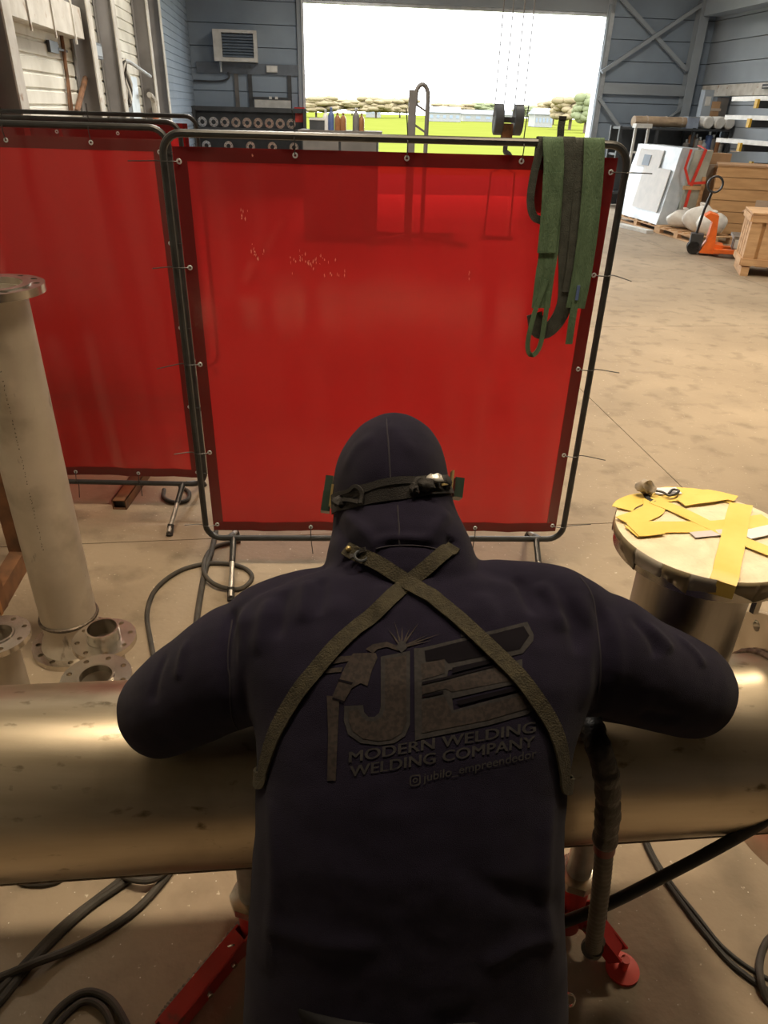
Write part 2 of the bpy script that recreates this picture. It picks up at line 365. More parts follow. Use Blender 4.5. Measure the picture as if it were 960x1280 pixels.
cl = ['grey wide-flange column on the white wall, its face streaked with pale paint, left of the rusty brace', 'grey column at the end of the white girt beside the rusty brace',
      'grey column standing between the white window strip and the hose bracket', 'grey column behind the orange-sleeved pipe on the white wall', 'slim pale-edged column next to the dark wall corner']
for vv, lb in zip((6.85, 9.63, 11.0, 13.63, 14.96), cl): column(UL + .01, vv, (1, 0), label=lb)
column(UL + .01, 2.7, (1, 0), label='grey column on the white wall beyond the red curtains')
column(10.55, V - .01, (0, -1), .24, .26, 'grey column in the far wall corner behind the black shelf', panel2_m, panel2_m)
column(UR - .01, 14.0, (-1, 0), .22, .24, 'pale column on the right wall above the cantilever rack', panel2_m, panel2_m)
# girts and braces
g = tag(obj('wall_girt', HB(UL + .0, UL + .16, 6.98, 9.52, 2.62, 2.90), light_steel), 'pale rust-streaked horizontal girt between two columns of the white wall', 'beam')
for k in range(3): obj('girt_bracket', HB(UL + .16, UL + .175, 7.6 + .75 * k, 7.63 + .75 * k, 2.55, 3.02), light_steel, g)
def pipe_thing(name, pts, r, m, label, cat, n=8, k=8, group=None, sm=True):
    return tag(obj(name, MB().tube(smooth_path(pts, k) if sm else pts, r, n), m), label, cat, group)
pipe_thing('diagonal_brace', [onu(96, 140, UL + .08), onu(115, 66, UL + .08)], .03, rusty, 'rusty round diagonal brace below the pale wall girt', 'brace', sm=False)
pipe_thing('wall_conduit', [onu(70, 0, UL + .03), onu(79, 60, UL + .03), onu(90, 140, UL + .03)], .02, rusty, 'rusty thin pipe running down the white sheet wall', 'pipe', sm=False)
pipe_thing('wall_conduit', [onu(81, 62, UL + .03), onu(87, 140, UL + .03)], .012, rusty, 'second thinner pipe beside the rusty wall pipe', 'pipe', sm=False)
t = thing('wall_bracket', 'small dark metal bracket fixed to the white sheets', 'bracket', W(UL, 8.75, 2.5), TH)
obj('plate', MB().box((.02, 0, 0), (.03, .30, .10)), dark_steel, t, world=False); obj('arm', MB().box((.03, .3, -.01), (.02, .34, .02)), dark_steel, t, world=False)
pipe_thing('wall_cable', [W(UL + .04, 5.9, 2.9), W(UL + .05, 6.3, 2.3), W(UL + .04, 6.6, 1.9), W(UL + .04, 6.68, .8)], .02, dusty_rubber, 'dark cable drooping along the white wall by the first column', 'cable')
# open window strip between the second and third column, door panel, hoses
t = thing('wall_window', 'narrow dark window strip in the white wall between columns', 'window', W(UL, 10.3, 1.2), TH)
obj('window_frame', MB().box((.03, 0, .55), (.05, .5, 1.3)), light_steel, t, world=False); obj('pane', MB().box((.06, .05, .55), (.012, .26, 1.15)), dark_steel, t, world=False)
t = thing('electrical_box', 'dark electrical box above the narrow window strip', 'electrical box', W(UL, 10.3, 2.5), TH)
obj('housing', MB().box((.06, 0, .06), (.12, .42, .16)), dark_steel, t, world=False); obj('cover', MB().box((.125, 0, .06), (.01, .34, .1)), panel2_m, t, world=False)
t = thing('steel_door', 'pale blue-grey narrow steel door in the white wall', 'door', W(UL, 12.3, 0), TH)
obj('door_leaf', MB().box((.03, .35, 1.2), (.05, .62, 2.35)), alu, t, world=False); obj('door_frame', MB().box((.02, -.22, 1.2), (.05, .5, 2.4)), dark_steel, t, world=False)
obj('door_handle', MB().box((.075, .12, 1.05), (.05, .12, .03)), dark_steel, t, world=False)
t = thing('hose_bundle', 'bundle of looped pale hoses hung on a bracket beside the steel door', 'hose', W(UL, 11.75, 2.35), TH)
for k in range(4):
    lp = [(0.10 + .03 * math.sin(3 * a + k), .17 * math.sin(a) + .05 * k, .28 * math.cos(a) - .08) for a in [2 * math.pi * i / 20 for i in range(20)]]
    obj('hose_loop', MB().tube(lp, .018, 6, closed=True), light_steel if k % 2 else dusty_rubber, t, world=False)
obj('bracket_arm', MB().tube([(.02, -.1, .2), (.16, .2, .18), (.2, 1.6, .05)], .025, 8), alu, t, world=False)
pipe_thing('wall_pipe', [W(UL + .2, 13.05, 2.15), W(UL + .2, 13.3, 2.1), W(UL + .2, 13.4, 1.9), W(UL + .2, 13.4, .2)], .04, light_steel, 'bent pale pipe with an orange sleeve on the white wall', 'pipe')
tag(obj('pipe_sleeve', MB().lathe([(.05, 0), (.05, .55), (.038, .56), (.038, -.01)], 12, Matrix.Translation(W(UL + .2, 13.4, 1.3)), closed=True), mat('orange_sleeve', (.5, .16, .07))), 'orange insulating sleeve around the bent pale pipe', 'sleeve')
# ---- things on the far wall, left of the gate
def wallthing(name, label, cat, p0, p1, thk=.1):
    a = onv(*p0, V); b = onv(*p1, V); u0, u1 = a.dot(EU), b.dot(EU); z0, z1 = sorted((a.z, b.z))
    return thing(name, label, cat, W((u0 + u1) / 2, V, z0), TH), u1 - u0, z1 - z0
t, ww, hh = wallthing('unit_heater', 'pale louvred fan heater hung on the blue-grey wall', 'heater', (267, 38), (323, 79))
for a, b, c, d in ((-ww / 2, -ww / 2 + .2, 0, hh), (ww / 2 - .08, ww / 2, 0, hh), (-ww / 2 + .2, ww / 2 - .08, hh - .06, hh), (-ww / 2 + .2, ww / 2 - .08, 0, .08)):
    obj('casing_side', MB().box(((a + b) / 2, -.22, (c + d) / 2), (b - a, .42, d - c)), heater_m, t, world=False, smooth=False)
obj('back_plate', MB().box((.06, -.06, hh / 2), (ww - .28, .06, hh - .14)), slat_m, t, world=False)
for k in range(8):
    q = MB().box((0, 0, 0), (ww - .29, .09, .012), Matrix.Translation((.06, -.36, .12 + k * (hh - .22) / 7)) @ Matrix.Rotation(R(35), 4, 'X')); obj('louvre_slat', q, slat_m, t, world=False)
obj('valve', MB().tube([(-ww / 2 + .12, -.2, 0), (-ww / 2 + .12, -.2, -.22)], .03, 8), alu, t, world=False)
pipe_thing('wall_conduit', [W(-1.44, V - .1, 2.75), W(-1.44, V - .1, 2.62), W(-1.7, V - .06, 2.55), W(-2.3, V - .06, 2.55)], .02, dark_steel, 'thin pipe leading from the fan heater to the wall corner', 'pipe')
t, ww, hh = wallthing('junction_box', 'small pale junction box on the dark band below the heater', 'electrical box', (333, 82), (347, 91))
obj('housing', MB().box((0, -.06, hh / 2), (ww, .12, hh)), heater_m, t, world=False); obj('lid', MB().box((0, -.125, hh / 2), (ww * .86, .012, hh * .8)), white_pl, t, world=False)
t, ww, hh = wallthing('wall_sign_board', 'pale rectangular board on the wall above the flange rack', 'board', (318, 124), (364, 144))
obj('board', MB().box((0, -.04, hh / 2), (ww, .05, hh)), heater_m, t, world=False); obj('top_rail', MB().box((0, -.05, hh + .03), (ww + .06, .07, .05)), dark_steel, t, world=False)
for s_ in (-.05, .1): obj('clip', MB().box((s_, -.09, hh + .04), (.07, .04, .06)), white_pl, t, world=False)
tag(obj('wall_girt', HB(-2.2, D0 - .17, V - .05, V, 2.72, 2.95), mat('blue_girt', (.15, .18, .225))), 'dark blue horizontal band across the far wall under the heater', 'beam')
for pxx, lb in ((296, 'thin dark post on the far wall below the heater'), (313, 'dark wall post beside the pale board'), (362, 'dark wall post between the pale board and the gate')):
    u0 = onv(pxx, 110, V).dot(EU); tag(obj('wall_post', HB(u0 - .05, u0 + .05, V - .06, V, 0, 2.72), dark_steel if pxx > 300 else steel_col), lb, 'post')
# ---- far wall, right of the gate: bracing cross, girts
q1 = onv(777, 0, V - .12); q2 = onv(860, 92, V - .12)
def wbar(n, p0, p1, r, label, vv=V - .1):
    return tag(obj(n, MB().bar(onv(*p0, vv), onv(*p1, vv), r, r), panel2_m), label, 'brace')
wbar('cross_brace', (775, -4), (858, 88), .09, 'steel brace falling from the gate top towards the wall corner')
wbar('cross_brace', (752, 90), (880, 4), .09, 'steel brace rising from the gate post towards the roof', V - .2)
wbar('cross_brace', (748, 122), (775, 160), .08, 'short dark brace by the foot of the gate post')
wbar('cross_brace', (830, 152), (856, 132), .05, 'thin short brace behind the black shelf')
tag(obj('wall_girt', HB(D1 + .2, UR - .3, V - .1, V, 2.55, 2.80), panel2_m), 'grey horizontal girt across the far wall right of the gate', 'beam')
tag(obj('wall_girt', HB(UR - .12, UR, 5.0, V - .3, 2.55, 2.80), light_steel), 'pale horizontal girt along the right wall', 'beam')
tag(obj('eaves_beam', HB(UR - .5, UR, 3.0, V - .3, 4.3, 4.62), panel2_m), 'deep grey crane rail beam along the right wall', 'beam')
t = thing('lamp_bracket', 'small dark strip light on the pale girt of the right wall', 'lamp', W(UR - .13, 17.4, 2.72), TH)
obj('housing', MB().box((-.03, 0, 0), (.06, .9, .09)), dark_steel, t, world=False); obj('tube', MB().tube([(-.07, -.4, -.01), (-.07, .4, -.01)], .012, 8), heater_m, t, world=False)
# ---- unseen ceiling lamps
for (u, v, z, p, beam) in LAMPS:
    t = thing('high_bay_lamp', 'long warm-white lamp hung under the hall roof', 'lamp', W(u, v, z), TH, 'hall roof lamps')
    obj('housing', MB().box((0, 0, .06), (1.5, .42, .08)), lamp_h, t, world=False); obj('diffuser', MB().box((0, 0, .015), (1.4, .34, .01)), lamp_e, t, world=False)
    for s_ in (-.6, .6): obj('hanger', MB().tube([(s_, 0, .1), (s_, 0, ZC - z)], .008, 6), dark_steel, t, world=False)
    l = bpy.data.lights.new('lamp_light', 'AREA'); l.shape = 'RECTANGLE'; l.size = 1.4; l.size_y = .34; l.spread = R(beam); l.energy = p; l.color = LAMP_COLOR if v < 8 else (1.0, .92, .80)
    lo = bpy.data.objects.new('lamp_light', l); COL.objects.link(lo); lo.parent = t; lo.location = (0, 0, 0)
# ================================================================== OUTSIDE
yard = struct('ground_yard', HB(-60, 80, V + .36, 29, -.25, -.04), yard_m)
fld = struct('ground_field', HB(-260, 320, 29, 420, -.35, -.05), field_m)
def blob(mb, c, r, n, seed, sc=1.0):
    rnd = random.Random(seed)
    for k in range(n):
        a = rnd.uniform(0, 6.28); h = rnd.uniform(-.6, .7); rr = rnd.uniform(.16, .34)
        mb.ell((c[0] + r[0] * .65 * math.cos(a) * rnd.random() ** .5, c[1] + r[1] * .65 * math.sin(a), c[2] + r[2] * h), (r[0] * rr, r[1] * rr, r[2] * rr), 8, 6)
def tree(px, y, hgt, wdt, m, label, seed):
    b = aty(px, 137, y); b.z = 0
    t = thing('tree', label, 'tree', b, 0, 'trees on the horizon')
    q = MB(); blob(q, (0, 0, hgt * .6), (wdt / 2, wdt / 2, hgt * .42), 70, seed); obj('crown', q, m, t, world=False, ang=180)
    obj('trunk', MB().tube([(0, 0, -.3), (0, 0, hgt * .5)], .25, 7), bark_m, t, world=False)
tl = [(395, 200, 4.6, 14, 0, 'low rounded yellow-brown tree beyond the bottle cabinet'), (440, 290, 5.0, 18, 0, 'wide low brownish tree right of the bottles on the horizon'), (470, 220, 5.0, 11, 0, 'taller brown-yellow tree left of the steel post'),
      (500, 250, 5.2, 13, 0, 'brown-yellow tree just left of the steel post'), (565, 225, 4.2, 15, 0, 'low yellowish tree behind the long pale greenhouse'), (600, 275, 5.0, 16, 1, 'small green tree left of the crane hook'),
      (662, 250, 4.4, 14, 1, 'low green tree right of the crane hook'), (693, 190, 4.8, 12, 0, 'reddish tree beside the dark upright strap end'), (715, 130, 4.6, 8, 0, 'tall bushy tree left of the gate post'), (735, 110, 4.6, 5.5, 1, 'bushy tree against the gate post')]
for k, (px, y, h_, w_, mi, lb) in enumerate(tl): tree(px, y, h_, w_, tree_m2 if mi else tree_m, lb, k)
def house(px0, px1, y, h_, dp, label, rise):
    a = aty(px0, 137, y); b = aty(px1, 137, y); c = (a + b) / 2; c.z = 0; L_ = b.x - a.x
    t = thing('far_building', label, 'building', c, 0)
    obj('wall', MB().box((0, 0, h_ / 2), (L_, dp, h_)), house_w, t, world=False)
    q = MB(); q.add([(-L_ / 2 - .3, -dp / 2 - .3, h_), (L_ / 2 + .3, -dp / 2 - .3, h_), (L_ / 2 + .3, dp / 2 + .3, h_), (-L_ / 2 - .3, dp / 2 + .3, h_), (-L_ / 2, 0, h_ + rise), (L_ / 2, 0, h_ + rise)], [(0, 1, 5, 4), (2, 3, 4, 5), (0, 4, 3), (1, 2, 5), (0, 3, 2, 1)])
    obj('roof', q, house_r, t, world=False, smooth=False)
    for k in range(5): obj('window', MB().box((-L_ / 2 + L_ * (k + .5) / 5, -dp / 2 - .03, h_ * .55), (L_ * .09, .08, h_ * .35)), slat_m, t, world=False)
house(535, 575, 190, 1.8, 8, 'long low pale greenhouse in the field by the steel post', 1.2)
house(578, 640, 210, 1.6, 8, 'long low building with pale roof behind the crane hook', 1.0)
house(458, 476, 240, 2.4, 8, 'small white farmhouse far across the field', 1.6)
house(666, 688, 150, 2.0, 7, 'small pale shed right of the crane hook in the field', 1.0)
# ================================================================== BACK OF THE HALL
def flange_mesh(ro, ri, th, holes, rb, rh, n=48):
    """flat ring with drilled bolt holes (axis z, from z=0 to th)"""
    bm = bmesh.new(); loops = []
    def circ(c, r, k): 
        vs_ = [bm.verts.new((c[0] + r * math.cos(2 * math.pi * i / k), c[1] + r * math.sin(2 * math.pi * i / k), 0)) for i in range(k)]
        return [bm.edges.new((vs_[i], vs_[(i + 1) % k])) for i in range(k)]
    es = circ((0, 0), ro, n)
    if ri > 0: es += circ((0, 0), ri, n)
    for i in range(holes):
        a = 2 * math.pi * (i + .5) / holes; es += circ((rb * math.cos(a), rb * math.sin(a)), rh, 10)
    bmesh.ops.triangle_fill(bm, use_beauty=True, use_dissolve=False, edges=es)
    for f in list(bm.faces):
        c = f.calc_center_median(); r = c.xy.length
        bad = r < ri
        for i in range(holes):
            a = 2 * math.pi * (i + .5) / holes
            if (c.xy - Vector((rb * math.cos(a), rb * math.sin(a)))).length < rh * .9: bad = True
        if bad: bm.faces.remove(f)
    g = bmesh.ops.extrude_face_region(bm, geom=list(bm.faces)); bmesh.ops.translate(bm, vec=(0, 0, th), verts=[e for e in g['geom'] if isinstance(e, bmesh.types.BMVert)])
    bmesh.ops.recalc_face_normals(bm, faces=bm.faces)
    me = bpy.data.meshes.new('flange'); bm.to_mesh(me); bm.free(); me.shade_smooth(); me.set_sharp_from_angle(angle=R(35)); return me
def place_mesh(name, me, m, M, parent=None, label=None):
    if not me.materials: me.materials.append(m)
    return inst(name, me, M, parent, label)
T = Matrix.Translation
# rack with flanges under the heater
t = thing('flange_rack', 'long dark steel rack along the far wall holding round flanges', 'rack', W(-.95, 20.4, 0), TH)
for s_ in (-1.35, 1.35): obj('upright', MB().box((s_, 0, 1.0), (.08, .4, 2.0)), dark_steel, t, world=False)
for z in (.5, 1.0, 1.52): obj('shelf', MB().box((0, 0, z), (2.7, .42, .07)), dark_steel, t, world=False)
obj('top_beam', MB().box((0, .1, 1.96), (2.8, .1, .1)), dark_steel, t, world=False); obj('back_plate', MB().box((0, .19, 1.2), (2.7, .02, 1.5)), dark_steel, t, world=False)
fm = flange_mesh(.11, .05, .03, 8, .085, .009, 24)
lbs = ['steel flange ring standing on the dark flange rack']
for k in range(9):
    M = T(W(-2.1 + .27 * k, 20.28, 1.56 + .115)) @ HM @ Matrix.Rotation(R(90), 4, 'X')
    o = place_mesh('pipe_flange', fm, flange_m, M); tag(o, lbs[0], 'flange', 'flanges on the dark rack')
    if k % 2 == 0:
        o = place_mesh('pipe_flange', fm, flange_m, T(W(-2.05 + .27 * k, 20.28, 1.04 + .115)) @ HM @ Matrix.Rotation(R(90), 4, 'X')); tag(o, 'steel flange ring on the lower board of the dark flange rack', 'flange', 'flanges on the lower rack board')
t = thing('red_fire_box', 'red box fixed beside the gate jamb', 'box', W(.28, 20.6, 1.68), TH)
obj('housing', MB().box((0, .1, .18), (.26, .22, .36)), red_paint, t, world=False); obj('lid', MB().box((0, -.02, .18), (.22, .02, .3)), redstrap, t, world=False)
obj('wall_arm', MB().box((0, .25, .18), (.06, .12, .06)), dark_steel, t, world=False)
# dark cabinet with bottles on top, in front of the gate
cb = aty(425, 310, 13.0); CB = Vector((cb.x, 13.2, 0))
t = thing('steel_cabinet', 'tall dark steel tool cabinet standing behind the red curtain', 'cabinet', CB, 0)
obj('body', MB().box((0, .2, .86), (1.25, .6, 1.6)), dark_steel, t, world=False, smooth=False)
obj('top_tray', MB().box((0, .2, 1.70), (1.36, .68, .05)), steel_col, t, world=False, smooth=False)
for s_ in (-1, 1):
    dd = obj('door', MB().box((s_ * .31, -.115, .86), (.58, .03, 1.5)), steel_col, t, world=False, smooth=False); obj('handle', MB().box((s_ * .06, -.14, .95), (.03, .03, .2)), alu, dd, world=False)
for sx in (-.58, .58):
    for sy in (-.05, .45): obj('leg', MB().box((sx, sy, .03), (.06, .06, .06)), dark_steel, t, world=False)
def bottle(x, y, z, h_, r, m, label, cat='bottle', cap=white_pl, name='spray_bottle'):
    t = thing(name, label, cat, (x, y, z))
    obj('body', MB().lathe([(r, 0), (r, h_ * .62), (r * .8, h_ * .72), (r * .35, h_ * .84), (r * .35, h_ * .88)], 14), m, t, world=False); obj('cap', MB().lathe([(r * .42, h_ * .86), (r * .42, h_ * .98), (r * .2, h_)], 12), cap, t, world=False)
zt = 1.725
specs = [(407, .30, .045, white_pl, 'white slim bottle on the dark cabinet beside the blue one', alu), (414, .33, .05, blue_pl, 'blue spray bottle on the dark cabinet', blue_pl), (422, .26, .05, glass_m, 'brown bottle with copper cap next to the blue spray bottle', brass), (429, .26, .05, glass_m, 'second brown bottle on the dark cabinet', brass),
         (445, .33, .055, steel_col, 'tall grey spray can on the dark cabinet', alu), (452, .26, .045, glass_m, 'small brown bottle at the end of the dark cabinet', brass)]
for px, h_, r, m, lb, cp in specs:
    p = aty(px, 155, 13.25); bottle(p.x, 13.25, zt, h_, r, m, lb, cap=cp)
p = aty(397, 150, 13.3); t = thing('parts_box', 'small blue-grey parts box with pale lid on the cabinet', 'box', (p.x, 13.3, zt))
obj('body', MB().box((0, 0, .07), (.24, .3, .14)), dark_steel, t, world=False); obj('lid', MB().box((0, 0, .155), (.25, .31, .03)), heater_m, t, world=False)
# steel post with bent tube top and splayed base
p0 = aty(517, 308, 13.4); PB = Vector((p0.x, 13.4, 0))
t = thing('lifting_post', 'grey steel post with bent tube top and splayed floor legs', 'post', PB, R(4))
obj('post', MB().box((-.12, 0, 1.18), (.12, .12, 2.3)), steel_col, t, world=False)
obj('bent_tube', MB().tube([(.13, 0, .05), (.13, 0, 2.2)] + [(.03 + .10 * math.cos(a), 0, 2.25 + .16 * math.sin(a)) for a in [R(x) for x in range(0, 181, 20)]] + [(-.07, 0, 2.1)], .035, 8), steel_col, t, world=False)
for z in (1.3, 1.75, 2.05): obj('strut', MB().bar((-.10, 0, z + .1), (.13, 0, z - .03), .03, .03), steel_col, t, world=False)
for a in (-60, 60, 130, 230):
    obj('floor_leg', MB().bar((0, 0, .12), (1.0 * math.sin(R(a)), -1.0 * math.cos(R(a)), .04), .09, .08), rusty if a > 0 else steel_col, t, world=False)
# overhead crane hook block on its ropes, with crab and bridge girder above
hb = aty(635, 150, 10.0); HK = Vector((hb.x, 10.0, 0))
t = thing('crane_hook_block', 'dark crane hook block with two rope sheaves hanging on steel ropes', 'crane hook', HK, 0)
for s_ in (-1, 1):
    q = MB().lathe([(.04, -.04), (.15, -.055), (.17, -.045), (.17, .045), (.15, .055), (.04, .04)], 24, Matrix.Translation((s_ * .12, 0, 1.97)) @ Matrix.Rotation(R(90), 4, 'Y')); obj('sheave', q, dark_steel, t, world=False)
    for k in (-1, 1): obj('rope', MB().tube([(s_ * .12 + k * .055, 0, 2.0), (s_ * .12 + k * .06, 0, 5.9)], .007, 6), steel_col, t, world=False)
obj('axle', MB().box((0, 0, 1.97), (.22, .06, .06)), dark_steel, t, world=False); obj('hook_housing', MB().box((0, 0, 1.83), (.13, .10, .2)), rusty, t, world=False)
hk = [(0, 0, 1.75), (0, 0, 1.62)] + [(.085 * math.sin(a) - .0, 0, 1.53 + .085 * math.cos(a)) for a in [R(x) for x in range(0, 250, 20)]]
obj('hook', MB().tube(hk, [.03, .028] + [.03 - .0012 * i for i in range(len(hk) - 2)], 10), dark_steel, t, world=False)
t = thing('rope_sling', 'thin dark two-leg rope sling hanging from the crane hook', 'sling', HK)
obj('sling_leg', MB().tube([(0, -.01, 1.475), (-.02, 0, 1.44), (-.15, 0, 1.38), (-.17, 0, .62)], .011, 6), dark_steel, t, world=False); obj('sling_leg', MB().tube([(0, .01, 1.475), (.02, 0, 1.44), (.15, 0, 1.38), (.17, 0, .62)], .011, 6), dark_steel, t, world=False)
obj('spreader', MB().box((0, 0, .60), (.42, .04, .05)), dark_steel, t, world=False)
t = thing('crane_bridge', 'yellow overhead crane bridge girder spanning the hall above the ropes', 'crane', W(0, 0, 0), TH)
vv = HK.dot(EV); uu = HK.dot(EU)
obj('girder', MB().box(((UL + UR) / 2, vv, 6.3), (UR - UL - .8, .3, .5)), yellow_p, t, world=False); obj('crab', MB().box((uu, vv, 5.95), (.7, .6, .25)), dark_steel, t, world=False)
for s_ in (UL + .5, UR - .7): obj('end_carriage', MB().box((s_, vv, 6.1), (.25, 1.8, .3)), yellow_p, t, world=False)
# ---------------- black shelf in the far right corner
v_sh = 18.9
t = thing('storage_shelf', 'black steel storage shelf in the far right corner', 'shelf', W(0, v_sh, 0), TH)
u0 = onv(775, 165, v_sh).dot(EU); u1 = onv(912, 168, v_sh).dot(EU); U0, U1 = u0, u1
for k in range(4):
    for vq in (-.0, .55): obj('upright', MB().box((u0 + (u1 - u0) * k / 3, vq, .92), (.06, .06, 1.84)), dark_steel, t, world=False)
SHZ = (.35, 1.22, 1.80)
for z in SHZ: obj('shelf_board', MB().box(((u0 + u1) / 2, .27, z), (u1 - u0, .62, .05)), dark_steel, t, world=False)
obj('back_panel', MB().box(((u0 + u1) / 2, .6, .9), (u1 - u0, .015, 1.75)), mat('shelf_back', (.10, .11, .12)), t, world=False)
def onshelf(px, z, dv=.2):
    p = onv(px, 160, v_sh + dv); return W(p.dot(EU), v_sh + dv, z + .025)
# long brown parcel on top
p = onshelf(825, SHZ[2]); t = thing('wrapped_parcel', 'long brown paper-wrapped parcel on top of the black shelf', 'parcel', p, TH)
prof = [[(x, .13 * math.cos(a) * (1 + .12 * math.sin(7 * x)), (.125 + .115 * math.sin(a))) for a in [2 * math.pi * i / 12 for i in range(12)]] for x in [-.72 + .16 * i for i in range(10)]]
obj('roll', MB().loft([[Vector(q) for q in g] for g in prof]), mat('brown_paper', (.40, .30, .20), (.3, .22, .15), rough=.8, scale=6), t, world=False)
for x in (-.4, .1, .5): obj('tape_band', MB().lathe([(.124, -.02), (.124, .02)], 14, Matrix.Translation((x, 0, .125)) @ Matrix.Rotation(R(90), 4, 'Y')), card2, t, world=False)
p = onshelf(862, SHZ[2]); t = thing('blue_carton', 'small blue-grey carton on top of the black shelf', 'carton', p, TH)
obj('body', MB().box((0, 0, .12), (.3, .25, .24)), mat('carton_blue', (.30, .36, .48)), t, world=False); obj('lid', MB().box((0, 0, .245), (.31, .26, .02)), panel2_m, t, world=False)
drum_l = ['white drum lying on the shelf top below the tall grey carton', 'white drum lying on the shelf top between two others', 'white drum lying on the shelf top at the end of the row']
for px, lb in zip((879, 893, 905), drum_l):
    p = onshelf(px, SHZ[2], .15); t = thing('white_drum', lb, 'drum', p, TH)
    Mx = Matrix.Translation((0, 0, .139)) @ Matrix.Rotation(R(90), 4, 'X')
    obj('body', MB().lathe([(.12, -.22), (.138, -.2), (.138, .2), (.12, .22)], 20, Mx), white_pl, t, world=False); obj('lid', MB().lathe([(.11, .215), (.11, .24), (.03, .245)], 20, Mx), heater_m, t, world=False)
p = onshelf(875, SHZ[2], .5); t = thing('tall_carton', 'tall narrow grey carton behind the white drums', 'carton', p, TH)
obj('body', MB().box((0, 0, .42), (.24, .2, .84)), panel2_m, t, world=False); obj('label_patch', MB().box((0, -.105, .6), (.14, .01, .2)), heater_m, t, world=False)
p = onshelf(887, SHZ[2], .5); t = thing('brown_carton', 'square brown carton stacked above the white drums', 'carton', p, TH)
obj('body', MB().box((0, 0, .30), (.26, .2, .60)), card, t, world=False); obj('tape_band', MB().box((0, -.105, .42), (.27, .01, .06)), card2, t, world=False)
p = onshelf(896, SHZ[2], .5); t = thing('dark_carton', 'dark grey carton behind the last white drum', 'carton', p, TH)
obj('body', MB().box((0, 0, .34), (.2, .2, .68)), steel_col, t, world=False); obj('lid', MB().box((0, 0, .69), (.21, .21, .02)), dark_steel, t, world=False)
# cans and bottles on the middle board
cols = [steel_col, glass_m, galv, card2, alu, blue_pl]
for k in range(9):
    p = onshelf(862 + 5.4 * k, SHZ[1], .12); h_ = .24 + .06 * ((k * 7) % 4); 
    nm = ['grey', 'brown', 'silver', 'beige', 'bright', 'blue'][k % 6]
    t = thing('paint_can', f'{nm} can or bottle on the middle board of the black shelf', 'can', p, 0, 'cans on the black shelf')
    obj('body', MB().lathe([(.085, 0), (.085, h_), (.05, h_ + .03)], 12), cols[k % 6], t, world=False); obj('cap', MB().lathe([(.035, h_ + .03), (.035, h_ + .1)], 10), alu, t, world=False)
for k in range(6):
    p = onshelf(862 + 8 * k, SHZ[0], .12); t = thing('pipe_fitting', 'steel pipe elbow on the lowest board of the black shelf', 'fitting', p, .5 * k, 'fittings on the lowest board')
    obj('elbow', MB().tube([(.2 * math.cos(a) - .1, 0, .07 + .2 * math.sin(a)) for a in [R(x) for x in range(0, 91, 15)]], .06, 12), galv, t, world=False); obj('end_ring', MB().lathe([(.075, 0), (.075, .04)], 14, Matrix.Translation((.1, 0, .03))), flange_m, t, world=False)
# white step frame in front of the shelf
p = onv(800, 175, 18.3); t = thing('white_step_frame', 'white tubular frame standing behind the film-wrapped load', 'frame', W(p.dot(EU), 18.3, 0), TH)
for s_ in (-.16, .16): obj('upright', MB().box((s_, 0, .94), (.05, .05, 1.88)), heater_m, t, world=False)
obj('top_plate', MB().box((0, 0, 1.86), (.4, .2, .09)), heater_m, t, world=False); obj('rung', MB().box((0, 0, 1.3), (.3, .04, .04)), heater_m, t, world=False)
# ---------------- pallets
def pallet(t, L_=1.2, D_=.8, h_=.14):
    for k in range(7): obj('deck_board', MB().box((-L_ / 2 + .06 + k * (L_ - .12) / 6, 0, h_ - .011), (.11, D_, .022)), wood, t, world=False, smooth=False)
    for yy in (-D_ / 2 + .05, 0, D_ / 2 - .05):
        obj('stringer', MB().box((0, yy, h_ - .033), (L_, .095, .022)), wood, t, world=False, smooth=False)
        for xx in (-L_ / 2 + .07, 0, L_ / 2 - .07): obj('block', MB().box((xx, yy, .062), (.14, .095, .078)), wood, t, world=False, smooth=False)
        obj('runner', MB().box((0, yy, .011), (L_, .095, .022)), wood, t, world=False, smooth=False)
A = atz(768, 274); B = atz(821, 291); c = (A + B) / 2; ang = math.atan2((B - A).y, (B - A).x)
nrm = Vector((-math.sin(ang), math.cos(ang), 0)); LP = (B - A).length
t = thing('wooden_pallet', 'wooden pallet under the film-wrapped tall load', 'pallet', c + nrm * .42, ang); pallet(t, LP, .84)
t = thing('wrapped_load', 'tall leaning load wrapped in clear film with red straps', 'wrapped load', c + nrm * .42 + Vector((0, 0, .14)), ang)
def slab(x0, x1, y0, y1, z0, z1, lean=.0, seed=1, n=10):
    """upright wrapped slab with a crumpled surface; lean shifts the top back"""
    q = MB(); rings = []
    for i in range(n + 1):
        f = i / n; z = z0 + (z1 - z0) * f; g = []
        per = [(x0 + (x1 - x0) * k / 8, y0) for k in range(8)] + [(x1, y0 + (y1 - y0) * k / 4) for k in range(4)] + [(x1 + (x0 - x1) * k / 8, y1) for k in range(8)] + [(x0, y1 + (y0 - y1) * k / 4) for k in range(4)]
        for x, y in per:
            d = noise.noise_vector(Vector((x * 3, y * 3 + seed, z * 3))) * .035; g.append(Vector((x + d.x, y + d.y + lean * f, max(z + d.z * .4, 0))))
        rings.append(g)
    return q.loft(rings)
obj('wrapped_panels', slab(-LP / 2 + .02, LP / 2 - .12, -.40, -.06, 0, 1.40, .22), film, t, world=False, ang=20)
obj('glass_stack', slab(-LP / 2 + .1, LP / 2 - .05, .0, .38, 0, 1.36, .06, 4), mat('greenish_film', (.50, .54, .49), (.34, .37, .33), rough=.3, scale=4), t, world=False, ang=20)
LQ = Matrix.Rotation(R(-9), 4, 'X')
obj('paper_sheet', MB().box((LP * .12, -.428, .55), (LP * .55, .02, .8), LQ), paper, t, world=False)
obj('paper_sheet', MB().box((-LP * .10, -.43, 1.10), (LP * .5, .02, .34), LQ), paper, t, world=False)
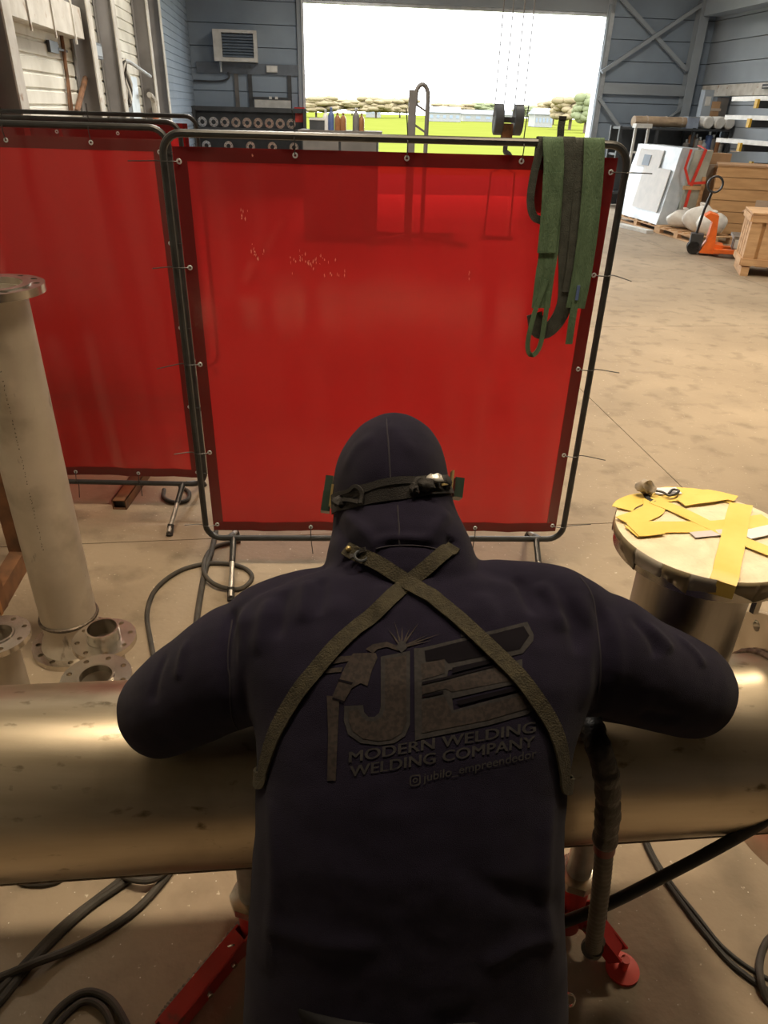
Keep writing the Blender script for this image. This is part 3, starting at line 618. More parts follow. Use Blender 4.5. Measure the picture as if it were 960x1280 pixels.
obj('label_patch', MB().box((-LP * .14, -.445, 1.06), (.3, .02, .2), LQ), panel_m, t, world=False)
XE = LP / 2 - .02
obj('red_strap', MB().ribbon([(XE + .02, .05, .05), (XE + .015, .12, .8), (XE + .01, .26, 1.38), (XE - .3, .27, 1.44)], .06, Vector((0, 1, 0)), .012), redstrap, t, world=False)
obj('red_strap', MB().ribbon([(XE + .0, -.04, 1.38), (XE + .02, -.10, 1.05), (XE + .02, .05, .78), (XE + .02, .40, .80)], .05, Vector((0, .6, .8)), .012), redstrap, t, world=False)
obj('wood_batten', MB().box((XE, .18, .70), (.05, .44, .07)), wood, t, world=False); obj('wood_batten', MB().box((XE, .36, .45), (.05, .06, .9)), wood, t, world=False)
# planks of white tube on the floor in front of it
A2 = atz(775, 283); B2 = atz(812, 292)
tag(obj('white_plank', MB().bar(A2 + Vector((0, 0, .03)), B2 + Vector((0, 0, .03)), .16, .06), heater_m), 'pale blue-white plank lying on the floor before the wrapped load', 'plank')
# pallet with bags
A = atz(818, 291); B = atz(868, 306); c = (A + B) / 2; ang = math.atan2((B - A).y, (B - A).x); nrm = Vector((-math.sin(ang), math.cos(ang), 0)); LB = (B - A).length
t = thing('wooden_pallet', 'wooden pallet carrying white bags beside the pallet truck', 'pallet', c + nrm * .42, ang); pallet(t, LB, .8)
def bag(x, y, r, seed, label):
    t = thing('white_bag', label, 'bag', c + nrm * .42 + Matrix.Rotation(ang, 3, 'Z') @ Vector((x, y, .14)), ang)
    q = MB().ell((0, 0, r[2] * .95), r, 20, 12); q.v = [v + Vector(noise.noise_vector(v * 6 + Vector((seed, 0, 0)))) * .05 for v in q.v]
    for v in q.v: v.z = max(v.z, 0.0)
    obj('sack', q, bag_m, t, world=False, ang=60); q2 = MB().tube([(0, 0, r[2] * 1.75), (.02, 0, r[2] * 2.1)], [.03, .06], 8); obj('tied_neck', q2, bag_m, t, world=False)
bag(-LB * .28, -.05, (.26, .30, .17), 1, 'flat crumpled white bag at the pallet end nearest the wrapped load')
bag(LB * .04, .0, (.25, .30, .24), 2, 'tall white bag in the middle of the bag pallet')
bag(LB * .34, -.02, (.22, .30, .20), 3, 'dirty white bag on the pallet end beside the truck handle')
# ---------------- tall cartons and plywood crate behind the pallet truck
def groundbox(px0, px1, py, depth_, h_):
    a = atz(px0, py); b = atz(px1, py); return a, b
p = atz(868, 300); t = thing('tall_carton', 'tall grey-brown carton between the bags and the plywood crate', 'carton', Vector((aty(885, 250, 16.3).x, 16.3, 0)), R(-20))
obj('body', MB().box((0, 0, .62), (.58, .6, 1.24)), card2, t, world=False, smooth=False); obj('tape_band', MB().box((0, -.303, .9), (.06, .01, .66)), card, t, world=False); obj('base_board', MB().box((0, 0, .01), (.62, .64, .02)), wood, t, world=False)
p = aty(888, 195, 14.9); t = thing('open_carton', 'small brown open carton on top of the tall grey-brown carton', 'carton', Vector((aty(888, 250, 16.3).x, 16.3, 1.24)), R(-20))
obj('body', MB().box((0, 0, .10), (.40, .3, .2)), card, t, world=False); 
for s_ in (-1, 1): obj('flap', MB().box((s_ * .25, 0, .24), (.16, .3, .01), Matrix.Identity(4)), card2, t, world=False)
cx0 = aty(930, 250, 13.0).x
t = thing('plywood_crate', 'large plywood crate with horizontal boards behind the pallet truck', 'crate', Vector((aty(890, 250, 15.0).x + .68, 15.3, 0)), R(-20))
for k in range(6): obj('board', MB().box((0, -.45, .185 + .20 * k), (1.1, .03, .19)), wood2, t, world=False, smooth=False)
obj('core', MB().box((0, 0, .67), (1.08, .86, 1.18)), wood2, t, world=False, smooth=False); obj('lid', MB().box((0, 0, 1.285), (1.14, .96, .03)), card, t, world=False)
for s_ in (-.5, 0, .5): obj('skid', MB().box((s_, 0, .04), (.1, .9, .08)), wood, t, world=False)
# ---------------- orange pallet truck
pj = atz(873, 320); t = thing('pallet_truck', 'orange hand pallet truck with black loop handle', 'pallet truck', pj + Vector((0, .25, 0)), R(-18))
obj('pump_housing', MB().box((.0, 0, .20), (.20, .22, .26)), dark_steel, t, world=False)
q = MB().prism([(-.02, .02), (.30, .02), (.34, .16), (.20, .18), (.16, .62), (.02, .66), (-.06, .60), (.08, .52), (.06, .2)], -.18, .18, Matrix.Translation((.10, 0, .02)) @ Matrix.Rotation(R(90), 4, 'X')); obj('chassis', q, orange_p, t, world=False, smooth=False)
for s_ in (-.2, .2): obj('fork', MB().box((.85, s_ * 1.0, .10), (1.1, .16, .06)), orange_p, t, world=False)
for s_ in (-.08, .08): obj('steer_wheel', MB().lathe([(.03, -.03), (.10, -.03), (.11, -.02), (.11, .02), (.10, .03), (.03, .03)], 20, Matrix.Translation((-.02, s_, .11)) @ Matrix.Rotation(R(90), 4, 'X')), rubber, t, world=False)
for s_ in (-.2, .2): obj('fork_roller', MB().lathe([(.04, -.04), (.04, .04)], 14, Matrix.Translation((1.3, s_, .04)) @ Matrix.Rotation(R(90), 4, 'X')), rubber, t, world=False)
obj('handle_shaft', MB().tube([(-.02, 0, .3), (.02, 0, .7), (.08, 0, 1.0)], .022, 10), black_tube, t, world=False)
lp = [(.10 + .115 * math.cos(a), .02 * math.sin(a), 1.10 + .12 * math.sin(a)) for a in [2 * math.pi * i / 18 for i in range(18)]]
obj('handle_loop', MB().tube(lp, .018, 8, closed=True), black_tube, t, world=False)
t = thing('flap_carton', 'brown carton with raised flaps standing on the steel pallet', 'carton', pj + Vector((0, .25, .355)) + Matrix.Rotation(R(-18), 3, 'Z') @ Vector((1.0, .05, 0)), R(-30))
obj('body', MB().box((0, 0, .16), (.5, .42, .32)), card, t, world=False, smooth=False)
obj('flap', MB().box((.1, -.26, .36), (.46, .16, .012), Matrix.Identity(4)), card2, t, world=False); obj('flap', MB().box((-.30, 0, .36), (.14, .4, .012)), card, t, world=False); obj('flap', MB().box((0, .2, .42), (.46, .012, .2)), card2, t, world=False)
t = thing('steel_pallet', 'low grey steel pallet on the forks of the orange truck', 'pallet', pj + Vector((0, .25, 0)) + Matrix.Rotation(R(-18), 3, 'Z') @ Vector((.98, 0, 0)), R(-18))
obj('deck', MB().box((0, 0, .33), (.85, .6, .05)), galv, t, world=False); obj('front_plate', MB().box((0, -.30, .24), (.8, .03, .13)), heater_m, t, world=False)
for s_ in (-.27, .27): obj('foot', MB().box((0, s_ * .38, .22), (.8, .08, .18)), galv, t, world=False)
# ---------------- slatted wooden crate at the right
a = atz(922, 330); b = atz(965, 352); 
CR = atz(948, 347) + Vector((.42, .36, 0)); cang = R(-17)
t = thing('slatted_crate', 'pale wooden crate with upright boards on skids', 'crate', CR, cang)
for k in range(6): obj('front_board', MB().box((-.5 + .2 * k + .0, -.42, .50), (.15, .025, .72)), wood, t, world=False, smooth=False)
obj('inner_sheet', MB().box((0, 0, .5), (1.08, .80, .70)), wood2, t, world=False, smooth=False)
for k in range(4): obj('side_board', MB().box((-.56, -.32 + .22 * k, .50), (.025, .16, .72)), wood, t, world=False, smooth=False)
for z in (.20, .80): obj('rail', MB().box((0, -.445, z), (1.16, .03, .09)), wood, t, world=False, smooth=False); obj('rail', MB().box((-.585, 0, z), (.03, .86, .09)), wood, t, world=False, smooth=False)
for s_ in (-.5, 0, .5): obj('skid', MB().box((s_, 0, .065), (.11, .86, .13)), wood, t, world=False, smooth=False)
obj('lid', MB().box((0, 0, .865), (1.18, .9, .025)), wood, t, world=False, smooth=False)
# ---------------- cantilever rack at the right edge
rk = Vector((aty(957, 200, 16.6).x + .35, 16.6, 0)); t = thing('cantilever_rack', 'dark cantilever rack with yellow-tipped arms by the right wall', 'rack', rk, TH)
obj('column', MB().box((.30, 0, 1.4), (.16, .22, 2.8)), heater_m, t, world=False); obj('base', MB().box((.2, 0, .08), (.5, .2, .16)), dark_steel, t, world=False)
obj('column', MB().box((.30, -1.5, 1.4), (.16, .22, 2.8)), heater_m, t, world=False)
arms_ = [aty(943, 129, 16.6), aty(933, 153, 16.6), aty(921, 183, 16.6), aty(936, 206, 16.6)]; arms = [(q.z - .02, (q.x - rk.x) / math.cos(TH)) for q in arms_]
TUB = []
for z, x0 in arms:
    for yy in ((0, -1.5) if z > 1.5 else (0,)):
        am = obj('arm', MB().box(((x0 + .3) / 2, yy, z), (.3 - x0, .09, .13)), dark_steel, t, world=False); obj('end_cap', MB().box((x0, yy, z + .01), (.05, .1, .16)), yellow_p, am, world=False)
for i, (z, x0) in enumerate(arms[:3]):
    for k in range(3):
        c0 = rk + Matrix.Rotation(TH, 3, 'Z') @ Vector((x0 + .12 + .13 * k, 1.1 - .3 * (k % 2), z + .065 + .04)); c1 = rk + Matrix.Rotation(TH, 3, 'Z') @ Vector((x0 + .12 + .13 * k, -2.2, z + .065 + .04))
        o = tag(obj('metal_tube', MB().bar(c0, c1, .09, .08), alu if k else white_pl), ['bright square tube on the top arms of the cantilever rack', 'bright square tube on the middle arms of the cantilever rack', 'bright square tube on the lower arms of the cantilever rack'][i], 'tube', ['tubes on the top rack arms', 'tubes on the middle rack arms', 'tubes on the lower rack arms'][i])
# ================================================================== RED WELDING SCREENS
def rrect(w_, z0, z1, r, n=6):
    pts = []
    for cx, cz, a0 in ((w_ / 2 - r, z1 - r, 0), (-w_ / 2 + r, z1 - r, 90), (-w_ / 2 + r, z0 + r, 180), (w_ / 2 - r, z0 + r, 270)):
        for k in range(n + 1): a = R(a0 + 90 * k / n); pts.append(Vector((cx + r * math.cos(a), 0, cz + r * math.sin(a))))
    return pts
def welding_screen(loc, rz, w_, z0, z1, label, seed, ties=True, detail=True, margin=.13):
    t = thing('welding_screen', label, 'welding screen', loc, rz, None)
    obj('frame', MB().tube(rrect(w_, z0, z1, .075), .0145, 10, closed=True), black_tube, t, world=False)
    rnd = random.Random(seed)
    cw, c0, c1 = w_ - margin, z0 + .045, z1 - .045
    n = 56 if detail else 14; vs_ = []; fs = []
    def off(x, z):
        y = .004 * math.sin(x * 16 + seed) + .003 * math.sin(x * 37 + z * 2 + seed) + .006 * noise.noise(Vector((x * 2.3 + seed, 0, z * 1.4)))
        # old fold creases in the film
        for (ax, az, bx, bz, am) in ((-.62, 1.40, -.30, 1.80, .006), (-.70, 1.30, -.42, 1.72, -.004), (.10, z0 + .2, .10, z1 - .2, .0025), (-.35, z0 + .1, -.35, z1 - .3, .0025), (.45, z0 + .2, .45, z1 - .1, .0025)):
            dx, dz = bx - ax, bz - az; q = max(0, min(1, ((x - ax) * dx + (z - az) * dz) / (dx * dx + dz * dz))); d = math.hypot(x - ax - q * dx, z - az - q * dz)
            y += am * math.exp(-(d / .022) ** 2)
        return y
    for i in range(n + 1):
        for k in range(n + 1):
            x = -cw / 2 + cw * i / n; z = c0 + (c1 - c0) * k / n; vs_.append((x, off(x, z), z))
    for i in range(n):
        for k in range(n): a = i * (n + 1) + k; fs.append((a, a + n + 1, a + n + 2, a + 1))
    obj('curtain', MB().add(vs_, fs), cur, t, world=False, ang=180)
    hw = .05
    for (x0, x1, a, b) in ((-cw / 2, cw / 2, c1 - hw, c1), (-cw / 2, cw / 2, c0, c0 + hw), (-cw / 2, -cw / 2 + hw, c0 + hw, c1 - hw), (cw / 2 - hw, cw / 2, c0 + hw, c1 - hw)):
        q = MB(); m = 28; vs_ = []
        for i in range(m + 1):
            for k in (0, 1, 2):
                if x1 - x0 > b - a: x = x0 + (x1 - x0) * i / m; z = a + (b - a) * k / 2
                else: x = x0 + (x1 - x0) * k / 2; z = a + (b - a) * i / m
                vs_.append((x, off(x, z) - .0025, z))
        q.add(vs_, [(i * 3 + k, i * 3 + k + 3, i * 3 + k + 4, i * 3 + k + 1) for i in range(m) for k in (0, 1)]); obj('hem', q, cur2, t, world=False, ang=180)
    gp = [(-cw / 2 + .02, c0 + f * (c1 - c0), -1, 0) for f in (.02, .25, .5, .74, .97)] + [(cw / 2 - .02, c0 + f * (c1 - c0), 1, 0) for f in (.02, .25, .5, .74, .97)]
    gp += [(-cw / 2 + f * cw, c1 - .02, 0, 1) for f in (.27, .52, .78)] + [(-cw / 2 + f * cw, c0 + .02, 0, -1) for f in (.28, .52, .76)]
    for (x, z, sx, sz) in gp:
        o = obj('grommet', MB().lathe([(.005, -.002), (.0095, -.002), (.0105, 0), (.0095, .002), (.005, .002)], 12, Matrix.Translation((x, off(x, z) - .005, z)) @ Matrix.Rotation(R(90), 4, 'X'), closed=True), alu, t, world=False)
        if ties:
            e = Vector((x + sx * .085, -.006, z + sz * .085)); L_ = rnd.uniform(.06, .12)
            pts = [(x, -.008, z), (x + sx * .05, -.02, z + sz * .05), (x + sx * .085, 0, z + sz * .08), (x + sx * (.085 + L_), -.01 - .02 * rnd.random(), z + sz * (.08 + L_) + (rnd.uniform(-.02, .02) if sx else 0))]
            if sz: pts[3] = (x + rnd.uniform(-.01, .01), -.01, pts[3][2])
            obj('cable_tie', MB().tube(smooth_path(pts, 5), .0022, 5), black_tube, t, world=False)
    for s_ in (-1, 1):
        x = s_ * (w_ / 2 - .12)
        for d_ in (-1, 1):
            a, b = Vector((x + s_ * .01 * d_, 0, z0)), Vector((x + s_ * .03 * d_, d_ * .30, .025)); mid = a.lerp(b, .42)
            lg = obj('leg', MB().tube([a, mid], .0155, 10), black_tube, t, world=False); obj('leg_extension', MB().tube([mid, b], .0125, 10), galv, lg, world=False)
            obj('foot_cap', MB().tube([b + (a - b).normalized() * .05, b + Vector((0, 0, -.023))], .0175, 10), rubber, lg, world=False)
    return t
SP0 = Vector((-.876, 3.00, 0)); SP1 = Vector((.905, 3.085, 0)); sc = (SP0 + SP1) / 2; srz = math.atan2((SP1 - SP0).y, (SP1 - SP0).x); SW = (SP1 - SP0).length
Z0, Z1 = .165, 1.945
ws1 = welding_screen(sc, srz, SW, Z0, Z1, 'red translucent welding curtain on a black tube frame, hung with green slings', 1, margin=.075)
b2 = aty(258, 606, 3.58); p2 = Vector((b2.x - .75, 3.56, 0))
welding_screen(p2, R(1.0), 1.5, .165, 1.945, 'red welding curtain beside the tall upright pipe, partly behind the sling-hung one', 5, margin=.04)
b3 = aty(222, 142, 4.7); welding_screen(Vector((b3.x - .75, 4.7, 0)), R(1), 1.5, .165, 1.945, 'third red welding curtain, showing only its frame above the one by the pipe', 9, False, False)
b4 = aty(244, 142, 5.7); welding_screen(Vector((b4.x - .75, 5.7, 0)), R(1), 1.5, .165, 1.965, 'rearmost red welding curtain, nearest the white wall window', 12, False, False)
# ---- pale scuffs worn into the curtain film
SN = Matrix.Rotation(srz, 3, 'Z') @ Vector((0, -1, 0)); SX = Matrix.Rotation(srz, 3, 'Z') @ Vector((1, 0, 0))
def onscr(px, py, off_=.02):
    r = ray(px, py); n = SN; p0 = sc + SN * off_; return CAM + r * ((p0 - CAM).dot(n) / r.dot(n))
scuff_m = mat('pale_scuff', (.62, .30, .22), (.45, .16, .12), rough=.6, scale=80)
rnd = random.Random(11); q = MB()
for (cx_, cy_, sx_, sy_, n_) in ((383, 325, 22, 8, 34), (320, 318, 16, 9, 12), (305, 266, 6, 6, 6), (420, 345, 18, 6, 8), (587, 342, 2, 10, 5), (316, 194, 3, 2, 2)):
    for k in range(n_):
        x, y = rnd.gauss(cx_, sx_ * .5), rnd.gauss(cy_, sy_ * .6); w_, h_ = rnd.uniform(.3, .9), rnd.uniform(.8, 3.2)
        q.add([onscr(x - w_, y, .016), onscr(x, y - h_, .016), onscr(x + w_, y + rnd.uniform(-1, 1), .016), onscr(x + rnd.uniform(-.5, .5), y + h_, .016)], [(0, 1, 2, 3)])
obj('scuff_marks', q, scuff_m, ws1, kind='stuff')
# ---- green lifting slings over the frame
def sling(name, label, m, strips, patches=()):
    t = thing(name, label, 'sling', sc + SX * .62 + Vector((0, 0, 1.5)), 0)
    for strip in strips:
        w_, pts = strip[0], strip[1]; over = strip[2] if len(strip) > 2 else True
        P = [onscr(*q[:2], q[2] if len(q) > 2 else .022) for q in pts]
        if over:
            top = P[0].copy(); zb = Z1
            base = Vector((top.x, top.y, 0)); hd = [base - SN * (.022 + .022) , base - SN * .022, base]
            P[0] = Vector((top.x, top.y, Z1 + .004))
            back = top - SN * .044
            P = [Vector((back.x, back.y, Z1 - .25)), Vector((back.x, back.y, Z1 - .005)), Vector((back.x, back.y, Z1 + .012)) + SN * .008, (top + back) / 2 * 1.0] + P
            P[3].z = Z1 + .019
        P = smooth_path(P, 6)
        obj('webbing', MB().ribbon(P, w_, SX, .005), m, t)
    for (w_, pts) in patches:
        obj('sewn_patch', MB().ribbon(smooth_path([onscr(*q) for q in pts], 4), w_, SX, .006), m, t)
    return t
sling('lifting_sling', 'pale green lifting sling with sewn patch draped over the curtain frame', green_web,
      [(.078, [(692, 172, .024), (692, 215, .03), (686, 310, .03), (681, 345, .03), (676, 385, .028)]),
       (.020, [(683, 350, .034), (670, 385, .036), (661, 420, .036), (660, 438, .034), (666, 444, .03), (675, 432, .028), (681, 400, .03), (686, 365, .032)], False),
       (.080, [(744, 172, .024), (741, 225, .03), (735, 290, .034), (727, 345, .034), (719, 385, .034)]),
       (.030, [(722, 362, .036), (716, 395, .036), (711, 430, .03)], False)],
      [(.074, [(691, 216, .036), (688, 265, .037), (683, 316, .036)])])
sling('lifting_sling', 'dark grey-green lifting sling hanging between the pale green straps', dark_web,
      [(.066, [(710, 170, .018), (714, 230, .022), (708, 300, .024), (708, 345, .022), (706, 378, .02), (697, 400, .018), (684, 413, .016), (672, 412, .016), (668, 392, .018)]),
       (.066, [(728, 170, .018), (729, 215, .022), (724, 270, .026), (718, 330, .028), (712, 365, .026)]),
       (.030, [(678, 176, .012), (668, 215, .012), (663, 250, .012), (667, 270, .012), (677, 276, .012)])])
tt = bpy.data.objects['lifting_sling']; pb_ = onscr(722, 366, .041)
obj('blue_tag', MB().box(pb_, (.012, .004, .06)), blue_pl, tt)
pt = onscr(704, 163, .0); t = thing('strap_end', 'dark stiff strap end sticking up above the curtain frame', 'strap', Vector((pt.x, pt.y + .03, 1.93)))
obj('webbing', MB().ribbon([(0, 0, -.1), (0, .0, .02), (-.004, 0, .07), (-.002, 0, .105)], .026, Vector((1, 0, 0)), .006), dark_web, t, world=False); obj('stitched_tip', MB().box((-.002, 0, .1), (.028, .009, .012)), rubber, t, world=False)
# ================================================================== STEEL PIPES
PA = R(6.0); PAX = Vector((math.cos(PA), math.sin(PA), 0)); PC = Vector((0, 1.135, .745)); PR = .2032
def pipe_pt(s, a=0, r=PR):
    """point on the big pipe: s along axis, angle a from the top towards the camera"""
    back = Vector((math.sin(PA), -math.cos(PA), 0)); return PC + PAX * s + (Vector((0, 0, math.cos(a))) + back * math.sin(a)) * r
PM_ = Matrix.Translation(PC) @ Matrix.Rotation(PA, 4, 'Z') @ Matrix.Rotation(R(90), 4, 'Y')    # local z -> pipe axis
SF = .935                                                                                       # flange position along the axis
tp = thing('big_steel_pipe', 'large brushed stainless pipe lying across two stands under the welder', 'pipe', PC - Vector((0, 0, PC.z)), 0)
q = MB().lathe([(PR, -1.9), (PR, SF - .10), (PR, SF - .012), (PR - .008, SF - .012), (PR - .008, -1.9)], 96, PM_, closed=True); obj('pipe_shell', q, stainless, tp)
place_mesh('end_flange', flange_mesh(.303, .205, .032, 16, .270, .0145, 96), flange_m, PM_ @ T((0, 0, SF)), tp)
q = MB(); ringp = []
for k in range(120):
    a = 2 * math.pi * k / 120; ringp.append(PM_ @ Vector(((PR + .004) * math.cos(a), (PR + .004) * math.sin(a), SF - .006 + .0015 * (k % 2))))
obj('weld_bead', MB().tube(ringp, [.0075 + .0012 * (k % 3) for k in range(120)], 7, closed=True), weld_m, tp)
obj('seam_weld', MB().tube([pipe_pt(s_ * .05 - 1.9, R(128), PR + .0005) for s_ in range(0, 57)], .0035, 6), weld_m, tp)
# ---- branch with taped blind cover
BY = 1.135 + .1045 * .625; BPt = aty(884, 664, BY); BX, BZ = BPt.x, BPt.z
tb = thing('pipe_branch', 'upright stainless branch stub welded on top of the large pipe', 'pipe', (BX, BY, .90), 0)
obj('stub_pipe', MB().lathe([(.1095, .86), (.1095, BZ - .055), (.1095, BZ - .045), (.103, BZ - .045), (.103, .86)], 64, T((BX, BY, 0)), closed=True), satin, tb)
sw = [Vector((BX + .113 * math.cos(a), BY + .113 * math.sin(a), .745 + math.sqrt(max(0, PR ** 2 - (.113 * math.sin(a)) ** 2)) + .004)) for a in [2 * math.pi * k / 48 for k in range(48)]]
obj('saddle_weld', MB().tube(sw, .006, 7, closed=True), weld_m, tb)
place_mesh('flange', flange_mesh(.17, .10, .024, 8, .1475, .011, 64), flange_m, T((BX, BY, BZ - .048)), tb)
for k in range(8):
    a = 2 * math.pi * (k + .5) / 8
    if k in (6, 7, 0): obj('bolt', MB().tube([(BX + .1475 * math.cos(a), BY + .1475 * math.sin(a), BZ - .09), (BX + .1475 * math.cos(a), BY + .1475 * math.sin(a), BZ - .02)], .009, 6), flange_m, tb)
tc_ = thing('taped_cover', 'round cream paper cover taped with yellow tape over the branch flange', 'cover', (BX, BY, BZ - .024), 0)
q = MB(); n = 72; rings = []
rr = [.0, .04, .08, .12, .15, .168, .1735]
vs_ = [Vector((BX, BY, BZ + .002))]
for r in rr[1:]:
    for k in range(n):
        a = 2 * math.pi * k / n; z = BZ + .0025 * noise.noise(Vector((r * 18 * math.cos(a), r * 18 * math.sin(a), 2))) + (.001 if r < .16 else -.001); vs_.append(Vector((BX + r * math.cos(a), BY + r * math.sin(a), z)))
fs = [(0, 1 + k, 1 + (k + 1) % n) for k in range(n)]
for i in range(len(rr) - 2):
    for k in range(n): a0 = 1 + i * n; fs.append((a0 + k, a0 + n + k, a0 + n + (k + 1) % n, a0 + (k + 1) % n))
k0 = len(vs_)
for k in range(n): a = 2 * math.pi * k / n; vs_.append(Vector((BX + .1735 * math.cos(a), BY + .1735 * math.sin(a), BZ - .022)))
for k in range(n): a0 = 1 + (len(rr) - 2) * n; fs.append((a0 + k, k0 + k, k0 + (k + 1) % n, a0 + (k + 1) % n))
q.add(vs_, fs); obj('paper_disc', q, cream_paper, tc_, ang=40)
# folded skirt of grey tape pieces round the rim, each with its own drop and flare
rnd = random.Random(3); a = R(150)
while a < R(375):
    da = R(rnd.uniform(14, 26)); d1, d2 = rnd.uniform(.012, .045), rnd.uniform(.012, .045); vs_ = []
    for i in range(7):
        f = i / 6; aa = a + da * f; rr1 = .1752; d = d1 + (d2 - d1) * f; fl = .0015 * math.sin(f * 3.1) - (.004 if d > .026 else 0)
        vs_ += [(BX + rr1 * math.cos(aa), BY + rr1 * math.sin(aa), BZ + .0005), (BX + (rr1 + .0008) * math.cos(aa), BY + (rr1 + .0008) * math.sin(aa), BZ - .012), (BX + (rr1 + fl) * math.cos(aa), BY + (rr1 + fl) * math.sin(aa), BZ - .004 - d)]
    q = MB().add(vs_, [(i * 3 + k, i * 3 + 3 + k, i * 3 + 4 + k, i * 3 + 1 + k) for i in range(6) for k in (0, 1)])
    o = obj('tape_piece', q, (grey_skirt, pale_skirt, grey_skirt, dark_skirt)[rnd.randrange(4)], tc_, ang=20); o.modifiers.new('thickness', 'SOLIDIFY').thickness = .0008
    a += da * .97
def tape(pts, w_, m=yellow_tape, h_=.0035, drop=False):
    P = [atz(px, py, BZ) for px, py in pts]; P = smooth_path(P, 6); P2 = []
    for i, p in enumerate(P):
        d = Vector((p.x - BX, p.y - BY)); 
        if d.length > .164: d = d.normalized() * .164
        P2.append(Vector((BX + d.x, BY + d.y, BZ + h_ + .0012 * noise.noise(Vector((p.x * 30, p.y * 30, h_ * 999))))))
    P = [p for k_, p in enumerate(P2) if k_ == 0 or (p - P2[k_ - 1]).length > 1e-3]
    side = []
    for i in range(len(P)):
        t_ = P[min(i + 1, len(P) - 1)] - P[max(i - 1, 0)]; side.append(Vector((-t_.y, t_.x, 0)) if t_.length > 1e-6 else Vector((1, 0, 0)))
    if drop:
        e = P[-1]; d = Vector((e.x - BX, e.y - BY, 0)).normalized(); ex = Vector((BX, BY, 0)) + d * .1772; 
        P = [p for p in P if (Vector((p.x - BX, p.y - BY))).length < .1635]; side = side[:len(P)]
        for zz in (-.001, -.014, -.03): P.append(Vector((ex.x, ex.y, BZ + zz))); side.append(side[-1])
    obj('yellow_strip' if m is yellow_tape else 'paper_patch', MB().ribbon(P, w_, side, .0012), m, tc_, ang=60)
tape([(772, 637), (800, 625), (840, 622), (880, 620), (930, 610)], .042)
tape([(780, 655), (815, 640), (815, 625)], .044, h_=.0045)
tape([(816, 628), (850, 642), (890, 661), (930, 680), (975, 698)], .034, h_=.0055)
tape([(788, 667), (820, 662), (860, 661), (900, 660), (960, 652)], .042, h_=.0045)
tape([(790, 666), (822, 663)], .050, h_=.0065)
tape([(930, 618), (921, 650), (915, 680), (908, 710), (905, 731)], .044, h_=.0072, drop=True)
tape([(815, 603), (860, 600), (905, 602)], .030, h_=.004)
tape([(850, 632), (900, 625), (925, 621)], .030, h_=.0078)
scribble = mat('plain_white_sheet', (.80, .80, .84), (.72, .72, .78), rough=.4)
tape([(817, 617), (848, 616)], .030, scribble, .0058); tape([(930, 672), (985, 660)], .03, scribble, .0058)
tape([(865, 672), (905, 668)], .02, mat('lilac_tape', (.68, .62, .66), rough=.4), .0058)
# thin black wire scrap and crumpled foil lump
zc = BZ + .012
tag(obj('wire_scrap', MB().tube(smooth_path([atz(x, y, zc) for x, y in ((818, 613), (828, 615), (836, 619), (846, 617), (848, 613), (841, 612), (836, 617))], 5), .0028, 6), black_tube), 'short curled black wire lying on the taped cover', 'wire')
p = atz(807, 611, BZ + .02); q = MB().ell((0, 0, 0), (.017, .010, .016), 20, 14); q.v = [v + Vector(noise.noise_vector(v * 75)) * .013 for v in q.v]; q.v = [v + p for v in q.v]
tf = thing('crumpled_tape', 'crumpled grey-brown tape lump at the rim of the taped cover', 'tape', (p.x, p.y, BZ + .004)); obj('lump', q, mat('crumpled_grey', (.42, .36, .29), (.22, .19, .16), rough=.5, scale=60), tf, ang=30)
obj('loose_end', MB().ribbon([p + Vector((0, -.005, -.01)), p + Vector((.004, -.018, -.0145)), p + Vector((.012, -.03, -.0145))], .012, Vector((1, .3, 0)), .001), black_tube, tf)
# ---- the tall upright pipe spool on the left
VB_ = atz(95, 806); ang_ = 0
HV = aty(12, 356, VB_.y).z
t = thing('upright_pipe', 'tall matt grey pipe with flanged ends standing upright beside the red curtain', 'pipe', VB_, 0)
obj('pipe_shell', MB().lathe([(.1095, .165), (.1095, HV - .02), (.102, HV - .02), (.102, .165)], 64, closed=True), pickled, t, world=False)
obj('weld_neck', MB().lathe([(.1325, .024), (.125, .05), (.1095, .085), (.1095, .158), (.102, .158), (.102, .024)], 64, closed=True), pickled, t, world=False)
obj('weld_bead', MB().tube([(.1108 * math.cos(a), .1108 * math.sin(a), .162) for a in [2 * math.pi * k / 64 for k in range(64)]], .0085, 7, closed=True), weld_m, t, world=False)
fl8 = flange_mesh(.17, .104, .026, 12, .145, .0115, 64)
place_mesh('flange', fl8, flange_m, T(VB_), t); place_mesh('flange', fl8, flange_m, T(VB_ + Vector((0, 0, HV - .026))), t)
obj('raised_face', MB().lathe([(.103, HV), (.13, HV), (.13, HV + .003), (.103, HV + .003)], 64, closed=True), flange_m, t, world=False)
# stencilled marking line down the pipe: short dark dashes
q = MB(); rnd = random.Random(5)
for k in range(48):
    z = .55 + k * .0155; a0 = R(-80) + .0015 * k
    if k % 9 == 8: continue
    for j in range(2):
        aa = a0 + rnd.uniform(-.01, .03); zz = z + rnd.uniform(-.004, .004); hw = rnd.uniform(.002, .0035)
        q.add([(.1099 * math.cos(aa), .1099 * math.sin(aa), zz), (.1099 * math.cos(aa + .02), .1099 * math.sin(aa + .02), zz + .001), (.1099 * math.cos(aa + .02), .1099 * math.sin(aa + .02), zz + hw * 2), (.1099 * math.cos(aa), .1099 * math.sin(aa), zz + hw)], [(0, 1, 2, 3)])
obj('stencil_marks', q, mat('faded_ink', (.10, .085, .07), rough=.8), t, world=False, kind='stuff')
